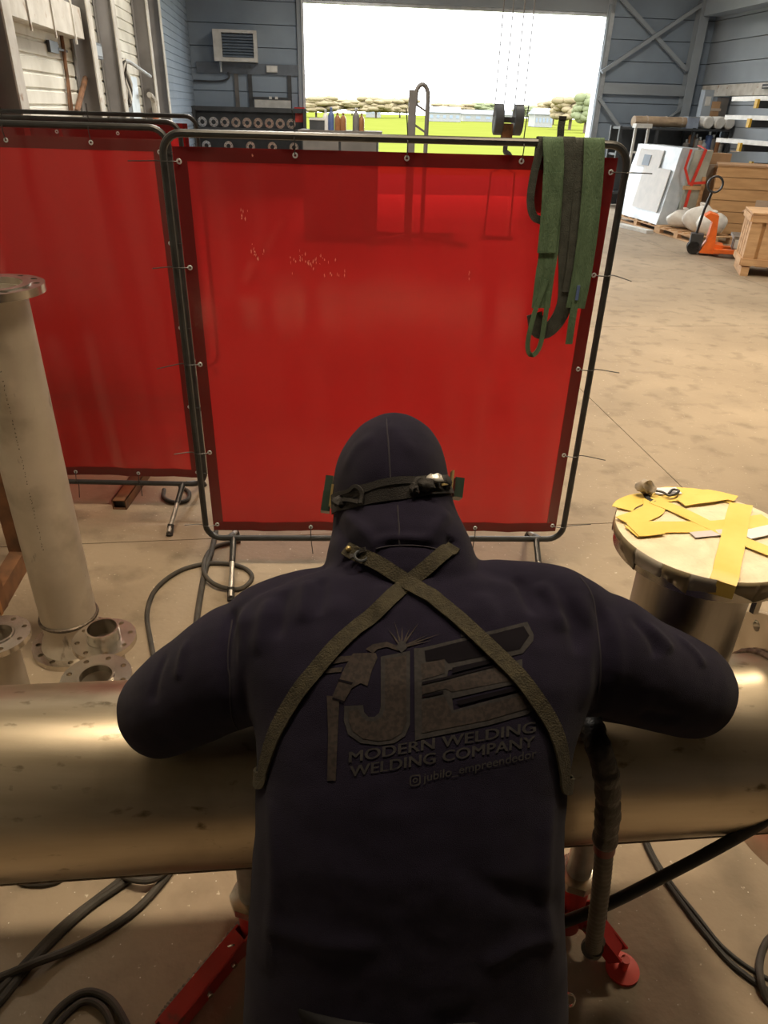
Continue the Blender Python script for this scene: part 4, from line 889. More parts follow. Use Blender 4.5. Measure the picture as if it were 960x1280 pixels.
# ---- short flanged spools standing behind the big pipe
fl4 = flange_mesh(.11, .058, .022, 8, .09, .009, 48)
def spool(px, py, y, label, hub=0.0, tilt=0):
    P = aty(px, py, y); t = thing('short_flanged_pipe', label, 'pipe', (P.x, y, 0), tilt)
    place_mesh('flange', fl4, flange_m, T((P.x, y, P.z - .022)) @ Matrix.Rotation(tilt, 4, 'Z'), t); obj('pipe_shell', MB().lathe([(.0572, .022), (.0572, P.z - .022), (.052, P.z - .022), (.052, .022)], 40, closed=True), pickled, t, world=False)
    place_mesh('flange', fl4, flange_m, T((P.x, y, 0)), t)
    if hub:
        obj('stub_ring', MB().lathe([(.057, P.z - .02), (.057, P.z + hub), (.050, P.z + hub), (.050, P.z - .02)], 40, closed=True), flange_m, t, world=False)
    return P
spool(130, 797, 1.98, 'short flanged pipe with a bright stub ring in its top flange', .045)
spool(120, 846, 1.72, 'short flanged pipe just behind the big pipe, below the one with the stub ring', .006, .3)
spool(-4, 793, 1.95, 'short flanged pipe beside the rusty steel frame', .004, .2)
# rusty square tube offcut on the floor behind
a = atz(150, 637); b = atz(168, 612); dd = (b - a).normalized()
t = thing('square_tube', 'rusty square tube offcut lying on the floor below the rear curtain', 'tube', a, 0)
q = MB(); sd = Vector((dd.y, -dd.x, 0)); 
for (o1, o2, s1, s2) in ((0, .003, .08, .006), (0, .057, .08, .006)): q.bar(a + Vector((0, 0, o2)), a + dd * .5 + Vector((0, 0, o2)), .08, .006)
for s_ in (-1, 1): q.bar(a + sd * .037 * s_ + Vector((0, 0, .03)), a + dd * .5 + sd * .037 * s_ + Vector((0, 0, .03)), .006, .06)
obj('tube_wall', q, rusty, t); obj('dark_bore', MB().bar(a + dd * .03 + Vector((0, 0, .03)), a + dd * .48 + Vector((0, 0, .03)), .068, .05), dark_steel, t)  # dark block fills the hollow tube, standing in for the shade inside
# ---- rusty frame at the left edge
fa = atz(38, 706); fb = atz(6, 763); dv = (fb - fa); wv = Vector((-1, -.05, 0))
t = thing('rusty_steel_frame', 'brown rusty channel-steel frame with orange edges left of the upright pipe', 'frame', fa, 0)
for base in (fa, fb, fa + wv * .7, fb + wv * .7):
    u_ = obj('upright', MB().box(base + Vector((-.035, 0, .45)), (.07, .07, .9)), rusty, t, smooth=False); obj('edge_strip', MB().box(base + Vector((.002, -.03, .45)), (.006, .02, .9)), rust_edge, u_)
for base in (fa, fa + wv * .7):
    obj('bottom_rail', MB().bar(base + Vector((-.035, 0, .05)), base + dv + Vector((-.035, 0, .05)), .07, .10), rusty, t); obj('top_rail', MB().bar(base + Vector((-.035, 0, .87)), base + dv + Vector((-.035, 0, .87)), .07, .06), rust_edge, t)
for base in (fa, fb): obj('cross_rail', MB().bar(base + Vector((-.035, 0, .87)), base + wv * .7 + Vector((-.035, 0, .87)), .06, .06), rusty, t)
# ================================================================== PIPE STANDS
def pipe_stand(s_, label, angles, group=None):
    P = PC + PAX * s_; t = thing('pipe_stand', label, 'pipe stand', (P.x, P.y, 0), PA)
    ztop = PC.z - PR
    obj('column', MB().lathe([(.033, .17), (.033, ztop - .05), (.029, ztop - .05), (.029, ztop - .012)], 24), galv, t, world=False)
    obj('lower_sleeve', MB().lathe([(.040, .04), (.040, .24), (.036, .245)], 24), red_paint, t, world=False)
    obj('collar_nut', MB().lathe([(.040, .245), (.058, .25), (.058, .275), (.040, .28)], 8), flange_m, t, world=False)
    q = MB(); n = 12
    ar = [[Vector((x, (PR + d) * math.sin(a), PC.z - (PR + d) * math.cos(a))) for (x, d) in ((-.06, .0015), (.06, .0015), (.06, .012), (-.06, .012))] for a in [R(-32 + 64 * k / n) for k in range(n + 1)]]
    obj('saddle', q.loft(ar), galv, t, world=False)
    for an, LL in angles:
        a = R(an); d = Vector((math.cos(a), math.sin(a), 0)); sd = Vector((-d.y, d.x, 0)); foot = d * LL
        lg = obj('leg', MB().bar(d * .03 + sd * .022 + Vector((0, 0, .14)), foot + sd * .022 + Vector((0, 0, .045)), .006, .05).bar(d * .03 - sd * .022 + Vector((0, 0, .14)), foot - sd * .022 + Vector((0, 0, .045)), .006, .05).bar(d * .05 + Vector((0, 0, .158)), foot + Vector((0, 0, .069)), .044, .006), red_paint, t, world=False, smooth=False)
        obj('foot_disc', MB().lathe([(.045, .0), (.045, .008), (.012, .012), (.012, .05)], 28, T(foot + d * .02)), redstrap, lg, world=False)
        for f in (.35, .62): obj('brace', MB().bar(d * .03 + Vector((0, 0, .06)), d * (LL * f) + Vector((0, 0, .14 - .095 * f)), .010, .012), red_paint, lg, world=False)
        for f in (.25, .55): c_ = d * ((LL - .03) * f + .03) + Vector((0, 0, .14 - .095 * f)); obj('bolt', MB().tube([c_ - sd * .036, c_ + sd * .036], .008, 6), flange_m, lg, world=False)
    rg = [(.055 * math.cos(R(200)) * 1 + .02 * math.cos(x), -.055 + .0 * math.sin(x), .13 + .02 * math.sin(x)) for x in [2 * math.pi * k / 16 for k in range(16)]]
    obj('locking_ring', MB().tube(rg, .004, 6, closed=True), flange_m, t, world=False)
    return t
sL = aty(315, 1120, 1.1).x / PAX.x; sR = aty(724, 1095, 1.18).x / PAX.x
pipe_stand(sL, 'red tripod pipe stand with grey column next to the grey ribbed hose', ((222, .29), (325, .24), (85, .26)))
pipe_stand(sR, 'red tripod pipe stand with grey column beside the torch hose', ((-42, .155), (95, .26), (215, .24)))
# ================================================================== CABLES
def fcable(name, pix, r, m, label, cat='cable', lift=None, k=8, n=10, z=None):
    P = []
    for i, p in enumerate(pix):
        zz = r + (p[2] if len(p) > 2 else 0.0); P.append(atz(p[0], p[1], zz))
    return tag(obj(name, MB().tube(smooth_path(P, k), r, n), m), label, cat)
fcable('welding_cable', [(196, 838), (188, 800), (184, 765), (196, 735), (228, 712), (268, 704), (303, 709), (315, 722), (300, 736), (272, 732, .012), (256, 718, .02), (256, 700, .012), (268, 684), (300, 676)], .011, dusty_rubber, 'grey-black cable looping on the floor under the red curtain')
fcable('hose', [(243, 800), (248, 760), (256, 715), (264, 690), (270, 664)], .014, dusty_rubber, 'straight dark hose running under the red curtain beside the looped cable', 'hose')
fcable('welding_cable', [(205, 612), (205, 622), (218, 628), (234, 625), (236, 615), (225, 608)], .012, dusty_rubber, 'small dark hose loop under the rear red curtain')
fcable('welding_cable', [(-60, 1315), (0, 1252), (30, 1215), (70, 1172), (110, 1135), (160, 1100), (200, 1070), (230, 1040)], .012, dusty_rubber, 'thick dark cable rising from the corner under the big pipe, crossing another')
fcable('welding_cable', [(-60, 1300), (0, 1238), (40, 1195), (80, 1155), (125, 1120), (150, 1100), (160, 1085), (180, 1060)], .011, dusty_rubber, 'dark cable lying alongside the thick cable under the big pipe')
fcable('welding_cable', [(-70, 1245), (0, 1222), (45, 1203, .022), (85, 1188), (130, 1165), (170, 1137), (198, 1108), (217, 1083), (235, 1050)], .012, dusty_rubber, 'dark cable curving across the two parallel cables on the floor')
fcable('welding_cable', [(150, 1085), (160, 1096, .025), (185, 1100, .025), (205, 1090, .02), (215, 1070)], .012, dusty_rubber, 'short cable loop lying on the cables under the big pipe')
fcable('welding_cable', [(15, 1080), (25, 1100), (50, 1104), (75, 1098), (90, 1080)], .011, dusty_rubber, 'cable bight peeping out under the big pipe')
fcable('welding_cable', [(30, 1330), (55, 1285), (80, 1255), (108, 1240), (135, 1248), (152, 1270), (165, 1300), (170, 1330)], .010, dusty_rubber, 'outer cable loop near the red stand leg')
fcable('welding_cable', [(45, 1340), (70, 1285), (95, 1257), (115, 1252), (132, 1265), (140, 1290), (142, 1330)], .009, dusty_rubber, 'inner cable loop near the red stand leg')
P = [atz(x, y, .026) for x, y in ((202, 1300), (207, 1275), (222, 1254), (250, 1222), (285, 1180), (312, 1148), (335, 1122))]; P = smooth_path(P, 16)
tag(obj('ribbed_hose', MB().tube(P, [.021 + .0016 * math.sin(i * 1.9) for i in range(len(P))], 14), mat('grey_hose', (.20, .185, .16), (.13, .12, .10), rough=.6, scale=25)), 'grey ribbed hose on the floor beside the red stand leg', 'hose')
fcable('welding_cable', [(792, 1010), (806, 1052), (825, 1090), (850, 1126), (880, 1165), (915, 1205), (960, 1238), (1010, 1265)], .0085, rubber, 'black cable running across the floor below the flange')
fcable('welding_cable', [(798, 1005), (812, 1058), (838, 1102), (872, 1145), (905, 1185), (950, 1218), (1010, 1245)], .006, rubber, 'thin black cable alongside the one below the flange')
fcable('welding_cable', [(985, 1160), (960, 1175), (950, 1200), (951, 1225, .018), (960, 1250), (985, 1270)], .010, dusty_rubber, 'grey cable coil crossing the black floor cables')
# thick supply cable hanging from the welder's side to the feeder beyond the frame
P = [aty(640, 1172, .90), aty(700, 1154, .94), aty(760, 1130, .97), aty(830, 1095, 1.0), aty(900, 1058, 1.02), aty(960, 1022, 1.03), aty(1040, 965, 1.04), aty(1120, 900, 1.05)]
P = [Vector((P[0].x - .16, .95, .05)), Vector((P[0].x - .05, .92, .10))] + P
tag(obj('supply_cable', MB().tube(smooth_path(P, 8), .0135, 12), rubber), 'thick black supply cable hanging slack in front of the big pipe', 'cable')
# ================================================================== THE WELDER
def ring(c, right, nrm, a, b, n=40, e=2.3):
    right = Vector(right).normalized(); nrm = Vector(nrm).normalized(); g = []
    for k in range(n):
        t_ = 2 * math.pi * k / n; ct, st = math.cos(t_), math.sin(t_)
        g.append(Vector(c) + right * (a * math.copysign(abs(ct) ** (2 / e), ct)) + nrm * (b * math.copysign(abs(st) ** (2 / e), st)))
    return g
def remesh(mb, voxel, smooth=6, name='body'):
    me = mb.mesh('tmp', None, False); o = bpy.data.objects.new('tmp', me); COL.objects.link(o)
    r = o.modifiers.new('r', 'REMESH'); r.mode = 'VOXEL'; r.voxel_size = voxel
    if smooth: s_ = o.modifiers.new('s', 'SMOOTH'); s_.factor = .5; s_.iterations = smooth
    bpy.context.view_layer.update(); dg = bpy.context.evaluated_depsgraph_get()
    m2 = bpy.data.meshes.new_from_object(o.evaluated_get(dg)); m2.name = name
    bpy.data.objects.remove(o); bpy.data.meshes.remove(me); return m2
def xat(px, P):
    """world x of the pixel column px at the depth of point P"""
    zc = depth(P); r = ray(px, 640 + (P - CAM).dot(c2w(Vector((0, 1, 0)))) / zc * F); return (CAM + r * zc).x
# torso: back line (y, z), half depth, left/right outline pixel
SPINE = [(.490, .76, .125, 306, 709), (.510, .82, .128, 306, 709), (.533, .88, .130, 308, 707), (.573, .99, .130, 314, 704), (.613, 1.10, .132, 320, 703), (.66, 1.185, .135, 322, 706),
         (.70, 1.245, .135, 322, 714), (.767, 1.325, .132, 305, 742), (.815, 1.362, .125, 294, 752), (.863, 1.388, .112, 290, 748), (.92, 1.404, .098, 308, 728), (.965, 1.400, .080, 350, 672), (1.00, 1.385, .060, 400, 610)]
def torso(mb, grow=0.0, z_lo=-9):
    rings = []
    for i, (y, z, b, pl, pr) in enumerate(SPINE):
        a_, b_ = SPINE[max(i - 1, 0)], SPINE[min(i + 1, len(SPINE) - 1)]; t_ = Vector((0, b_[0] - a_[0], b_[1] - a_[1])).normalized(); inn = Vector((0, t_.z, -t_.y))
        c = Vector((0, y, z)) + inn * b; xl, xr = xat(pl, c), xat(pr, c); c.x = (xl + xr) / 2
        rings.append(ring(c, (1, 0, 0), inn, (xr - xl) / 2 + grow, b + grow, 48, 2.35))
    mb.loft(rings)
shL0, shL, elL = aty(400, 835, .93), aty(318, 826, .93), aty(207, 888, .955)
shR0, shR, elR = aty(640, 835, .93), aty(735, 815, .93), aty(858, 862, .955)
wrL = Vector((-.19, 1.085, 1.045)); wrR = Vector((.24, 1.10, 1.05))
hdL = Vector((-.06, 1.15, 1.0)); hdR = Vector((.12, 1.155, 1.0))
def limb(mb, pts, rs, k=8, n=28):
    P = smooth_path(pts, k); m = len(pts); rr_ = []
    for i in range(len(P)):
        f = i / k; j = min(int(f), m - 2); q = f - j; q = q * q * (3 - 2 * q); rr_.append(rs[j] * (1 - q) + rs[j + 1] * q)
    mb.tube(P, rr_, n)
def arms(mb, g=0.0):
    limb(mb, [shL0, shL, shL.lerp(elL, .55) + Vector((-.005, -.01, .012)), elL, elL.lerp(wrL, .30) + Vector((.0, .02, -.012)), elL.lerp(wrL, .7), wrL], [.095 + g, .108 + g, .096 + g, .086 + g, .080 + g, .062 + g, .050 + g])
    limb(mb, [shR0, shR, shR.lerp(elR, .5) + Vector((.0, -.01, .008)), elR, elR.lerp(wrR, .30) + Vector((.0, .02, -.012)), elR.lerp(wrR, .7), wrR], [.095 + g, .104 + g, .094 + g, .085 + g, .078 + g, .060 + g, .050 + g])
def shoulders(mb, g=0.0):
    limb(mb, [aty(455, 760, .97), aty(395, 760, .965), aty(338, 785, .95), aty(312, 815, .94)], [.060 + g, .068 + g, .078 + g, .085 + g]); limb(mb, [aty(560, 750, .97), aty(630, 750, .965), aty(700, 768, .95), aty(735, 805, .94)], [.060 + g, .068 + g, .078 + g, .085 + g])
HC = aty(488, 607, 1.15)                     # centre of the head
HR = Matrix.Rotation(R(7), 3, 'Y') @ Matrix.Rotation(R(-38), 3, 'X')    # head bowed forward, leaning a little
def head(mb, g=0.0, brow=True):
    mb.ell(HC, (.094 + g, .118 + g, .122 + g), 36, 24, HR)
    mb.ell(HC + HR @ Vector((0, .035, -.055)), (.075 + g, .085 + g, .095 + g), 28, 18, HR)
NB = Vector((.035, .985, 1.335))             # base of the neck
# --- hoodie with its hood up
mb = MB(); torso(mb); arms(mb); shoulders(mb); head(mb, .010)
d_ = (HC - NB).normalized(); up_ = Vector((0, -d_.z, d_.y)).normalized()
mb.loft([ring(NB + Vector((0, -.05, -.05)), (1, 0, .08), up_, .150, .085), ring(NB + Vector((0, -.005, .0)), (1, 0, .08), up_, .137, .098), ring(NB.lerp(HC, .33) + Vector((0, -.005, .0)), (1, 0, .1), up_, .125, .108), ring(NB.lerp(HC, .62) + Vector((0, .0, -.012)), (1, 0, .12), up_, .112, .112), ring(NB.lerp(HC, .95), (1, 0, .12), up_, .098, .105)])
hood = remesh(mb, .0055, 9, 'hoodie')
def bvh_of(me): return BVHTree.FromPolygons([v.co.copy() for v in me.vertices], [tuple(p.vertices) for p in me.polygons])
BV = bvh_of(hood)
def cast(px, py):
    r = ray(px, py).normalized(); h_ = BV.ray_cast(CAM, r); return h_[0], h_[1]
# folds traced on the cloth: pixel polylines, height, half width
FOLDS = [([(294, 760), (286, 790), (283, 830), (290, 890), (297, 915)], -.006, .009), ([(308, 755), (303, 785), (302, 830), (306, 900)], .004, .012), ([(338, 748), (330, 775), (322, 820)], .004, .014), ([(357, 738), (352, 765), (345, 800)], -.004, .010),
         ([(384, 726), (382, 750), (378, 780)], .005, .012), ([(404, 722), (402, 742), (398, 770)], -.004, .010),
         ([(742, 745), (752, 780), (754, 830), (745, 890), (738, 910)], -.004, .010), ([(722, 740), (733, 780), (736, 830), (728, 890), (716, 950)], .003, .013), ([(690, 725), (712, 765), (722, 820)], -.0025, .012), ([(672, 728), (690, 755), (704, 790)], .005, .013), ([(645, 722), (655, 742), (668, 770)], -.004, .010),
         ([(760, 760), (768, 790), (772, 820), (764, 880)], .003, .012), ([(785, 768), (815, 800), (822, 822)], -.004, .010), ([(800, 778), (828, 800), (838, 815)], .004, .011), ([(842, 792), (870, 818), (880, 835)], .003, .009), ([(760, 905), (800, 890), (850, 900)], -.003, .012),
         ([(235, 800), (225, 830), (222, 850)], .003, .010), ([(210, 815), (196, 850), (190, 880)], -.003, .010),
         ([(484, 527), (486, 560), (487, 598)], -.0025, .0035), ([(484, 530), (500, 545), (520, 570)], .0015, .012), ([(470, 545), (445, 560), (430, 590)], .002, .014),
         ([(430, 640), (455, 665), (478, 690)], .005, .011), ([(420, 652), (440, 685), (452, 700)], -.005, .010), ([(497, 640), (499, 665), (500, 684)], -.0025, .004), ([(470, 684), (500, 681), (530, 683), (560, 688)], -.0018, .006), ([(470, 676), (500, 672), (535, 675)], .004, .008),
         ([(560, 640), (545, 660), (530, 682)], .005, .011), ([(575, 650), (566, 672), (560, 690)], -.006, .009), ([(588, 660), (585, 680)], .004, .009), ([(412, 660), (404, 690)], .004, .009),
         ([(505, 715), (503, 760), (500, 800)], -.004, .013), ([(480, 730), (470, 770)], .003, .012), ([(530, 720), (540, 760)], .003, .012), ([(425, 745), (410, 790), (400, 840)], .0025, .015), ([(600, 740), (625, 790)], .0025, .015),
         ([(690, 1000), (680, 1100), (690, 1200)], .004, .016), ([(340, 1000), (345, 1100), (335, 1220)], .004, .016), ([(560, 1080), (640, 1120), (700, 1130)], -.003, .018), ([(330, 1150), (400, 1180), (480, 1180)], .003, .018), ([(600, 1210), (660, 1180), (700, 1170)], .003, .015), ([(735, 930), (718, 970), (706, 1010)], .005, .010)]
def apply_folds(me, folds):
    import numpy as np
    n = len(me.vertices); X = np.empty(n * 3); me.vertices.foreach_get('co', X); X = X.reshape(-1, 3)
    NR = np.empty(n * 3); me.vertex_normals.foreach_get('vector', NR); NR = NR.reshape(-1, 3); D = np.zeros(n)
    for pts, am, wd in folds:
        P = [cast(*p)[0] for p in pts]; P = [p for p in P if p is not None]
        if len(P) < 2: continue
        P = smooth_path(P, 5); best = np.full(n, 9.0); tb_ = np.zeros(n); m = len(P) - 1
        for i in range(m):
            a = np.array(P[i]); b = np.array(P[i + 1]); ab = b - a; q = np.clip(((X - a) @ ab) / max(ab @ ab, 1e-12), 0, 1); d = np.linalg.norm(X - a - q[:, None] * ab, axis=1)
            u = d < best; best[u] = d[u]; tb_[u] = (i + q[u]) / m
        D += 1.5 * am * np.exp(-(best / wd) ** 2) * np.clip(np.minimum(tb_, 1 - tb_) * 5, 0.0, 1) ** .7
    # soft broad unevenness of the cloth
    for i in range(n):
        p = Vector(X[i]); D[i] += .0022 * noise.noise(p * 13) + .0010 * noise.noise(p * 31)
    X += NR * D[:, None]; me.vertices.foreach_set('co', X.ravel()); me.update()
apply_folds(hood, FOLDS)
# open the hood towards the face
bm = bmesh.new(); bm.from_mesh(hood); fc = HC + HR @ Vector((0, .125, -.035))
bmesh.ops.delete(bm, geom=[v for v in bm.verts if ((HR.transposed() @ (v.co - fc)) * 1.0).length < .082 and (v.co - HC).dot(HR @ Vector((0, 1, 0))) > .05], context='VERTS')
bm.to_mesh(hood); bm.free()
hood.shade_smooth(); BV = bvh_of(hood)
PX, PY_ = .04, .60
tw = thing('person', 'person in a dark navy hooded sweatshirt with crossed suede straps bending over the big pipe', 'person', (PX, PY_, 0), 0)
ho = obj('hoodie', hood, hoodie_m, tw, world=False); hood.transform(PM[tw.name].inverted())
# --- body: one continuous figure under the clothes
def fingers(mb, palm, d, nrm_, side, g=0.0):
    """palm centre, direction of the fingers, palm normal (down), side = thumb side vector"""
    d = d.normalized(); side = side.normalized(); nrm_ = nrm_.normalized()
    mb.loft([ring(palm - d * .055, side, nrm_, .030 + g, .020 + g, 20), ring(palm - d * .02, side, nrm_, .040 + g, .017 + g, 20), ring(palm + d * .025, side, nrm_, .043 + g, .015 + g, 20), ring(palm + d * .045, side, nrm_, .038 + g, .012 + g, 20)])
    for i, (o_, L_) in enumerate(((.031, .072), (.010, .082), (-.011, .076), (-.031, .060))):
        b = palm + d * .038 + side * o_; p1 = b + d * (L_ * .45) + nrm_ * .006; p2 = p1 + d * (L_ * .26) + nrm_ * (L_ * .26); p3 = p2 + d * (L_ * .06) + nrm_ * (L_ * .28)
        mb.tube([b - d * .012, b, p1, p2, p3], [.0095 + g, .0092 + g, .0086 + g, .0080 + g, .0062 + g], 12)
    b = palm - d * .02 + side * .034; mb.tube([b, b + side * .022 + d * .018 + nrm_ * .008, b + side * .030 + d * .045 + nrm_ * .018, b + side * .024 + d * .066 + nrm_ * .024], [.013 + g, .0115 + g, .010 + g, .0075 + g], 12)
dL = (hdL - wrL).normalized(); dR = (hdR - wrR).normalized()
nL = Vector((0, 0, -1)); nL = (nL - dL * nL.dot(dL)).normalized(); nR = Vector((0, 0, -1)); nR = (nR - dR * nR.dot(dR)).normalized()
palL, palR = wrL.lerp(hdL, .48), wrR.lerp(hdR, .48)
sL_ = Vector((.5, -.8, 0)); sR_ = Vector((-.5, -.8, 0)); sL_ = sL_ - dL * sL_.dot(dL); sR_ = sR_ - dR * sR_.dot(dR)
hipL, hipR = Vector((-.055, .625, .80)), Vector((.135, .625, .80)); knL, knR = Vector((-.085, .70, .47)), Vector((.165, .69, .47)); anL, anR = Vector((-.105, .57, .09)), Vector((.185, .56, .09))
mb = MB(); torso(mb, -.022); arms(mb, -.030); shoulders(mb, -.03); head(mb, -.006)
# face: brow, nose, lips, chin, ears
F_ = lambda x, y, z: HC + HR @ Vector((x, y, z))
mb.ell(F_(0, .105, -.030), (.011, .020, .024), 12, 8, HR); mb.ell(F_(0, .115, -.042), (.015, .014, .010), 12, 8, HR); mb.ell(F_(0, .098, .006), (.050, .016, .010), 14, 8, HR)
mb.ell(F_(0, .106, -.078), (.024, .010, .006), 12, 8, HR); mb.ell(F_(0, .104, -.087), (.021, .010, .006), 12, 8, HR); mb.ell(F_(0, .090, -.115), (.024, .022, .018), 12, 8, HR)
for s_ in (-1, 1): mb.ell(F_(s_ * .088, .0, -.030), (.008, .020, .030), 12, 8, HR); mb.ell(F_(s_ * .033, .094, -.018), (.013, .010, .009), 12, 8, HR)
mb.tube([NB + Vector((0, -.03, -.03)), NB.lerp(HC, .8)], [.062, .056], 24)
fingers(mb, palL, dL, nL, sL_); fingers(mb, palR, dR, nR, sR_)
mb.tube([wrL - dL * .02, palL - dL * .03], [.028, .027], 20); mb.tube([wrR - dR * .02, palR - dR * .03], [.028, .027], 20)
mb.tube([elL, wrL], [.05, .030], 20); mb.tube([elR, wrR], [.05, .030], 20)
for h_, k_, a_ in ((hipL, knL, anL), (hipR, knR, anR)): limb(mb, [h_ + Vector((0, 0, .06)), h_, h_.lerp(k_, .5), k_, k_.lerp(a_, .4) + Vector((0, -.012, 0)), a_], [.09, .088, .076, .056, .052, .036]); mb.ell(a_ + Vector((0, .05, -.045)), (.038, .115, .035), 20, 12)
bd = remesh(mb, .0045, 3, 'body'); bd.shade_smooth(); bd.transform(PM[tw.name].inverted()); obj('body', bd, skin_m, tw, world=False)
# gloves
for nm, pal, d, nn, sd, wr in (('glove', palL, dL, nL, sL_, wrL), ('glove', palR, dR, nR, sR_, wrR)):
    mb = MB(); fingers(mb, pal, d, nn, sd, .0026); mb.loft([ring(wr - d * .03, sd, nn, .052, .046, 20), ring(wr + d * .01, sd, nn, .042, .034, 20), ring(pal - d * .03, sd, nn, .036, .024, 20)])
    gm = remesh(mb, .0032, 2, 'glove'); gm.shade_smooth(); gm.transform(PM[tw.name].inverted()); obj('glove', gm, leather_g, tw, world=False)
# trousers and boots
mb = MB(); mb.loft([ring((.04, .628, .70), (1, 0, 0), (0, 1, 0), .185, .115), ring((.04, .628, .78), (1, 0, 0), (0, 1, 0), .198, .125), ring((.04, .635, .88), (1, 0, 0), (0, 1, 0), .190, .118)])
for h_, k_, a_ in ((hipL, knL, anL), (hipR, knR, anR)): limb(mb, [h_, h_.lerp(k_, .5), k_, k_.lerp(a_, .45) + Vector((0, -.015, 0)), a_ + Vector((0, 0, .01))], [.112, .098, .080, .076, .070])
tr = remesh(mb, .008, 5, 'trousers'); tr.shade_smooth(); tr.transform(PM[tw.name].inverted()); obj('trousers', tr, trouser_m, tw, world=False)
for a_ in (anL, anR):
    mb = MB(); rg = []
    for (dy, w_, h_, zz) in ((-.085, .030, .03, .045), (-.07, .038, .05, .06), (0, .042, .062, .07), (.06, .043, .050, .058), (.12, .050, .036, .044), (.175, .044, .028, .036), (.20, .022, .016, .028)): rg.append(ring(a_ + Vector((0, dy, zz - .09)), (1, 0, 0), (0, 0, 1), w_, h_, 24))
    mb.loft(rg); mb.tube([a_ + Vector((0, -.01, -.03)), a_ + Vector((0, -.01, .08))], [.052, .056], 24)
    bo = remesh(mb, .005, 3, 'boot'); 
    for v in bo.vertices: v.co.z = max(v.co.z, .018)
    bo.shade_smooth(); bo.transform(PM[tw.name].inverted()); o = obj('boot', bo, rubber, tw, world=False)
    obj('sole', MB().prism([(-.045, -.09), (.045, -.09), (.048, 0), (.054, .12), (.04, .19), (0, .21), (-.04, .19), (-.054, .12), (-.048, 0)], 0, .02, T((a_.x, a_.y, 0))), dark_steel, o)
# --- crossed suede straps
def surf(px, py, off_):
    h_, n_ = cast(px, py); return (h_ + n_ * off_, n_) if h_ is not None else (None, None)
def strap(pts, w_, off_, m=strap_m, name='strap', th=.004, extra=None, parent=None):
    P, S = [], []
    raw = [surf(x, y, off_) for x, y in pts]; raw = [q for q in raw if q[0] is not None]
    for e in (extra or []):
        h_ = BV.find_nearest(raw[-1][0] + Vector(e))
        if h_[0] is not None: raw.append((h_[0] + h_[1] * off_, h_[1]))
    path = smooth_path([q[0] for q in raw], 6); nn = [q[1] for q in raw]
    out_p, sides = [], []
    for i, p in enumerate(path):
        j = min(i // 6, len(nn) - 1); n1 = nn[j].lerp(nn[min(j + 1, len(nn) - 1)], (i % 6) / 6).normalized()
        # keep the strap on the cloth
        h_ = BV.find_nearest(p)
        if h_[0] is not None:
            dlt = (p - h_[0]).dot(h_[1]); p = p + h_[1] * (off_ - dlt)
        out_p.append(p); t_ = path[min(i + 1, len(path) - 1)] - path[max(i - 1, 0)]; sides.append(n1.cross(t_).normalized())
    return obj(name, MB().ribbon(out_p, w_, sides, th), m, parent or tw, ang=60)
s1 = strap([(433, 688), (450, 693), (470, 703), (500, 722), (530, 742), (560, 764), (600, 800), (640, 838), (668, 872), (688, 905), (699, 940), (702, 962), (703, 980)], .0235, .0062, name='back_strap', extra=[(.004, .030, -.030), (-.002, .035, -.03), (-.012, .040, -.03)])
s2 = strap([(568, 684), (555, 691), (530, 712), (500, 737), (470, 765), (445, 786), (420, 808), (395, 838), (370, 870), (350, 905), (338, 935), (331, 960), (328, 975)], .0235, .0030, name='back_strap', extra=[(-.004, .030, -.030), (.002, .035, -.03), (.012, .040, -.03)])
# stitching edge, buckle and rivets of the upper strap
for px, py in ((437, 690),):
    p, n_ = surf(px, py, .009); o = obj('rivet', MB().ell(p, (.005, .005, .005), 10, 8), brass, s1)
p, n_ = surf(456, 698, .010); cx_ = [p + Vector((.010 * math.cos(a), 0, 0)) + n_.cross(Vector((1, 0, 0))).normalized() * .009 * math.sin(a) for a in [2 * math.pi * k / 14 for k in range(14)]]
obj('ring_buckle', MB().tube(cx_, .002, 6, closed=True), dark_steel, s1)
strap([(440, 700), (456, 690), (462, 686)], .007, .011, elastic_m, 'keeper', .003, parent=s1)
# --- seams of the sweatshirt
seam_m = mat('seam_stitching', (.016, .013, .023), rough=.9)
def seam(pts, name='seam', r=.0014):
    P = [surf(x, y, .0004)[0] for x, y in pts]; P = [p for p in P if p is not None]; Q = []
    for p in smooth_path(P, 6):
        h_ = BV.find_nearest(p); Q.append(h_[0] + h_[1] * .0004)
    obj(name, MB().tube(Q, r, 6), seam_m, ho)
seam([(483, 524), (484, 540), (486, 560), (487, 580), (488, 598)]); seam([(497, 632), (498, 650), (500, 682)])
seam([(470, 686), (485, 683), (500, 682), (520, 682), (540, 685), (556, 689)])
seam([(303, 738), (290, 775), (285, 820), (288, 870), (297, 912)]); seam([(725, 722), (744, 765), (750, 815), (746, 870), (738, 908)])
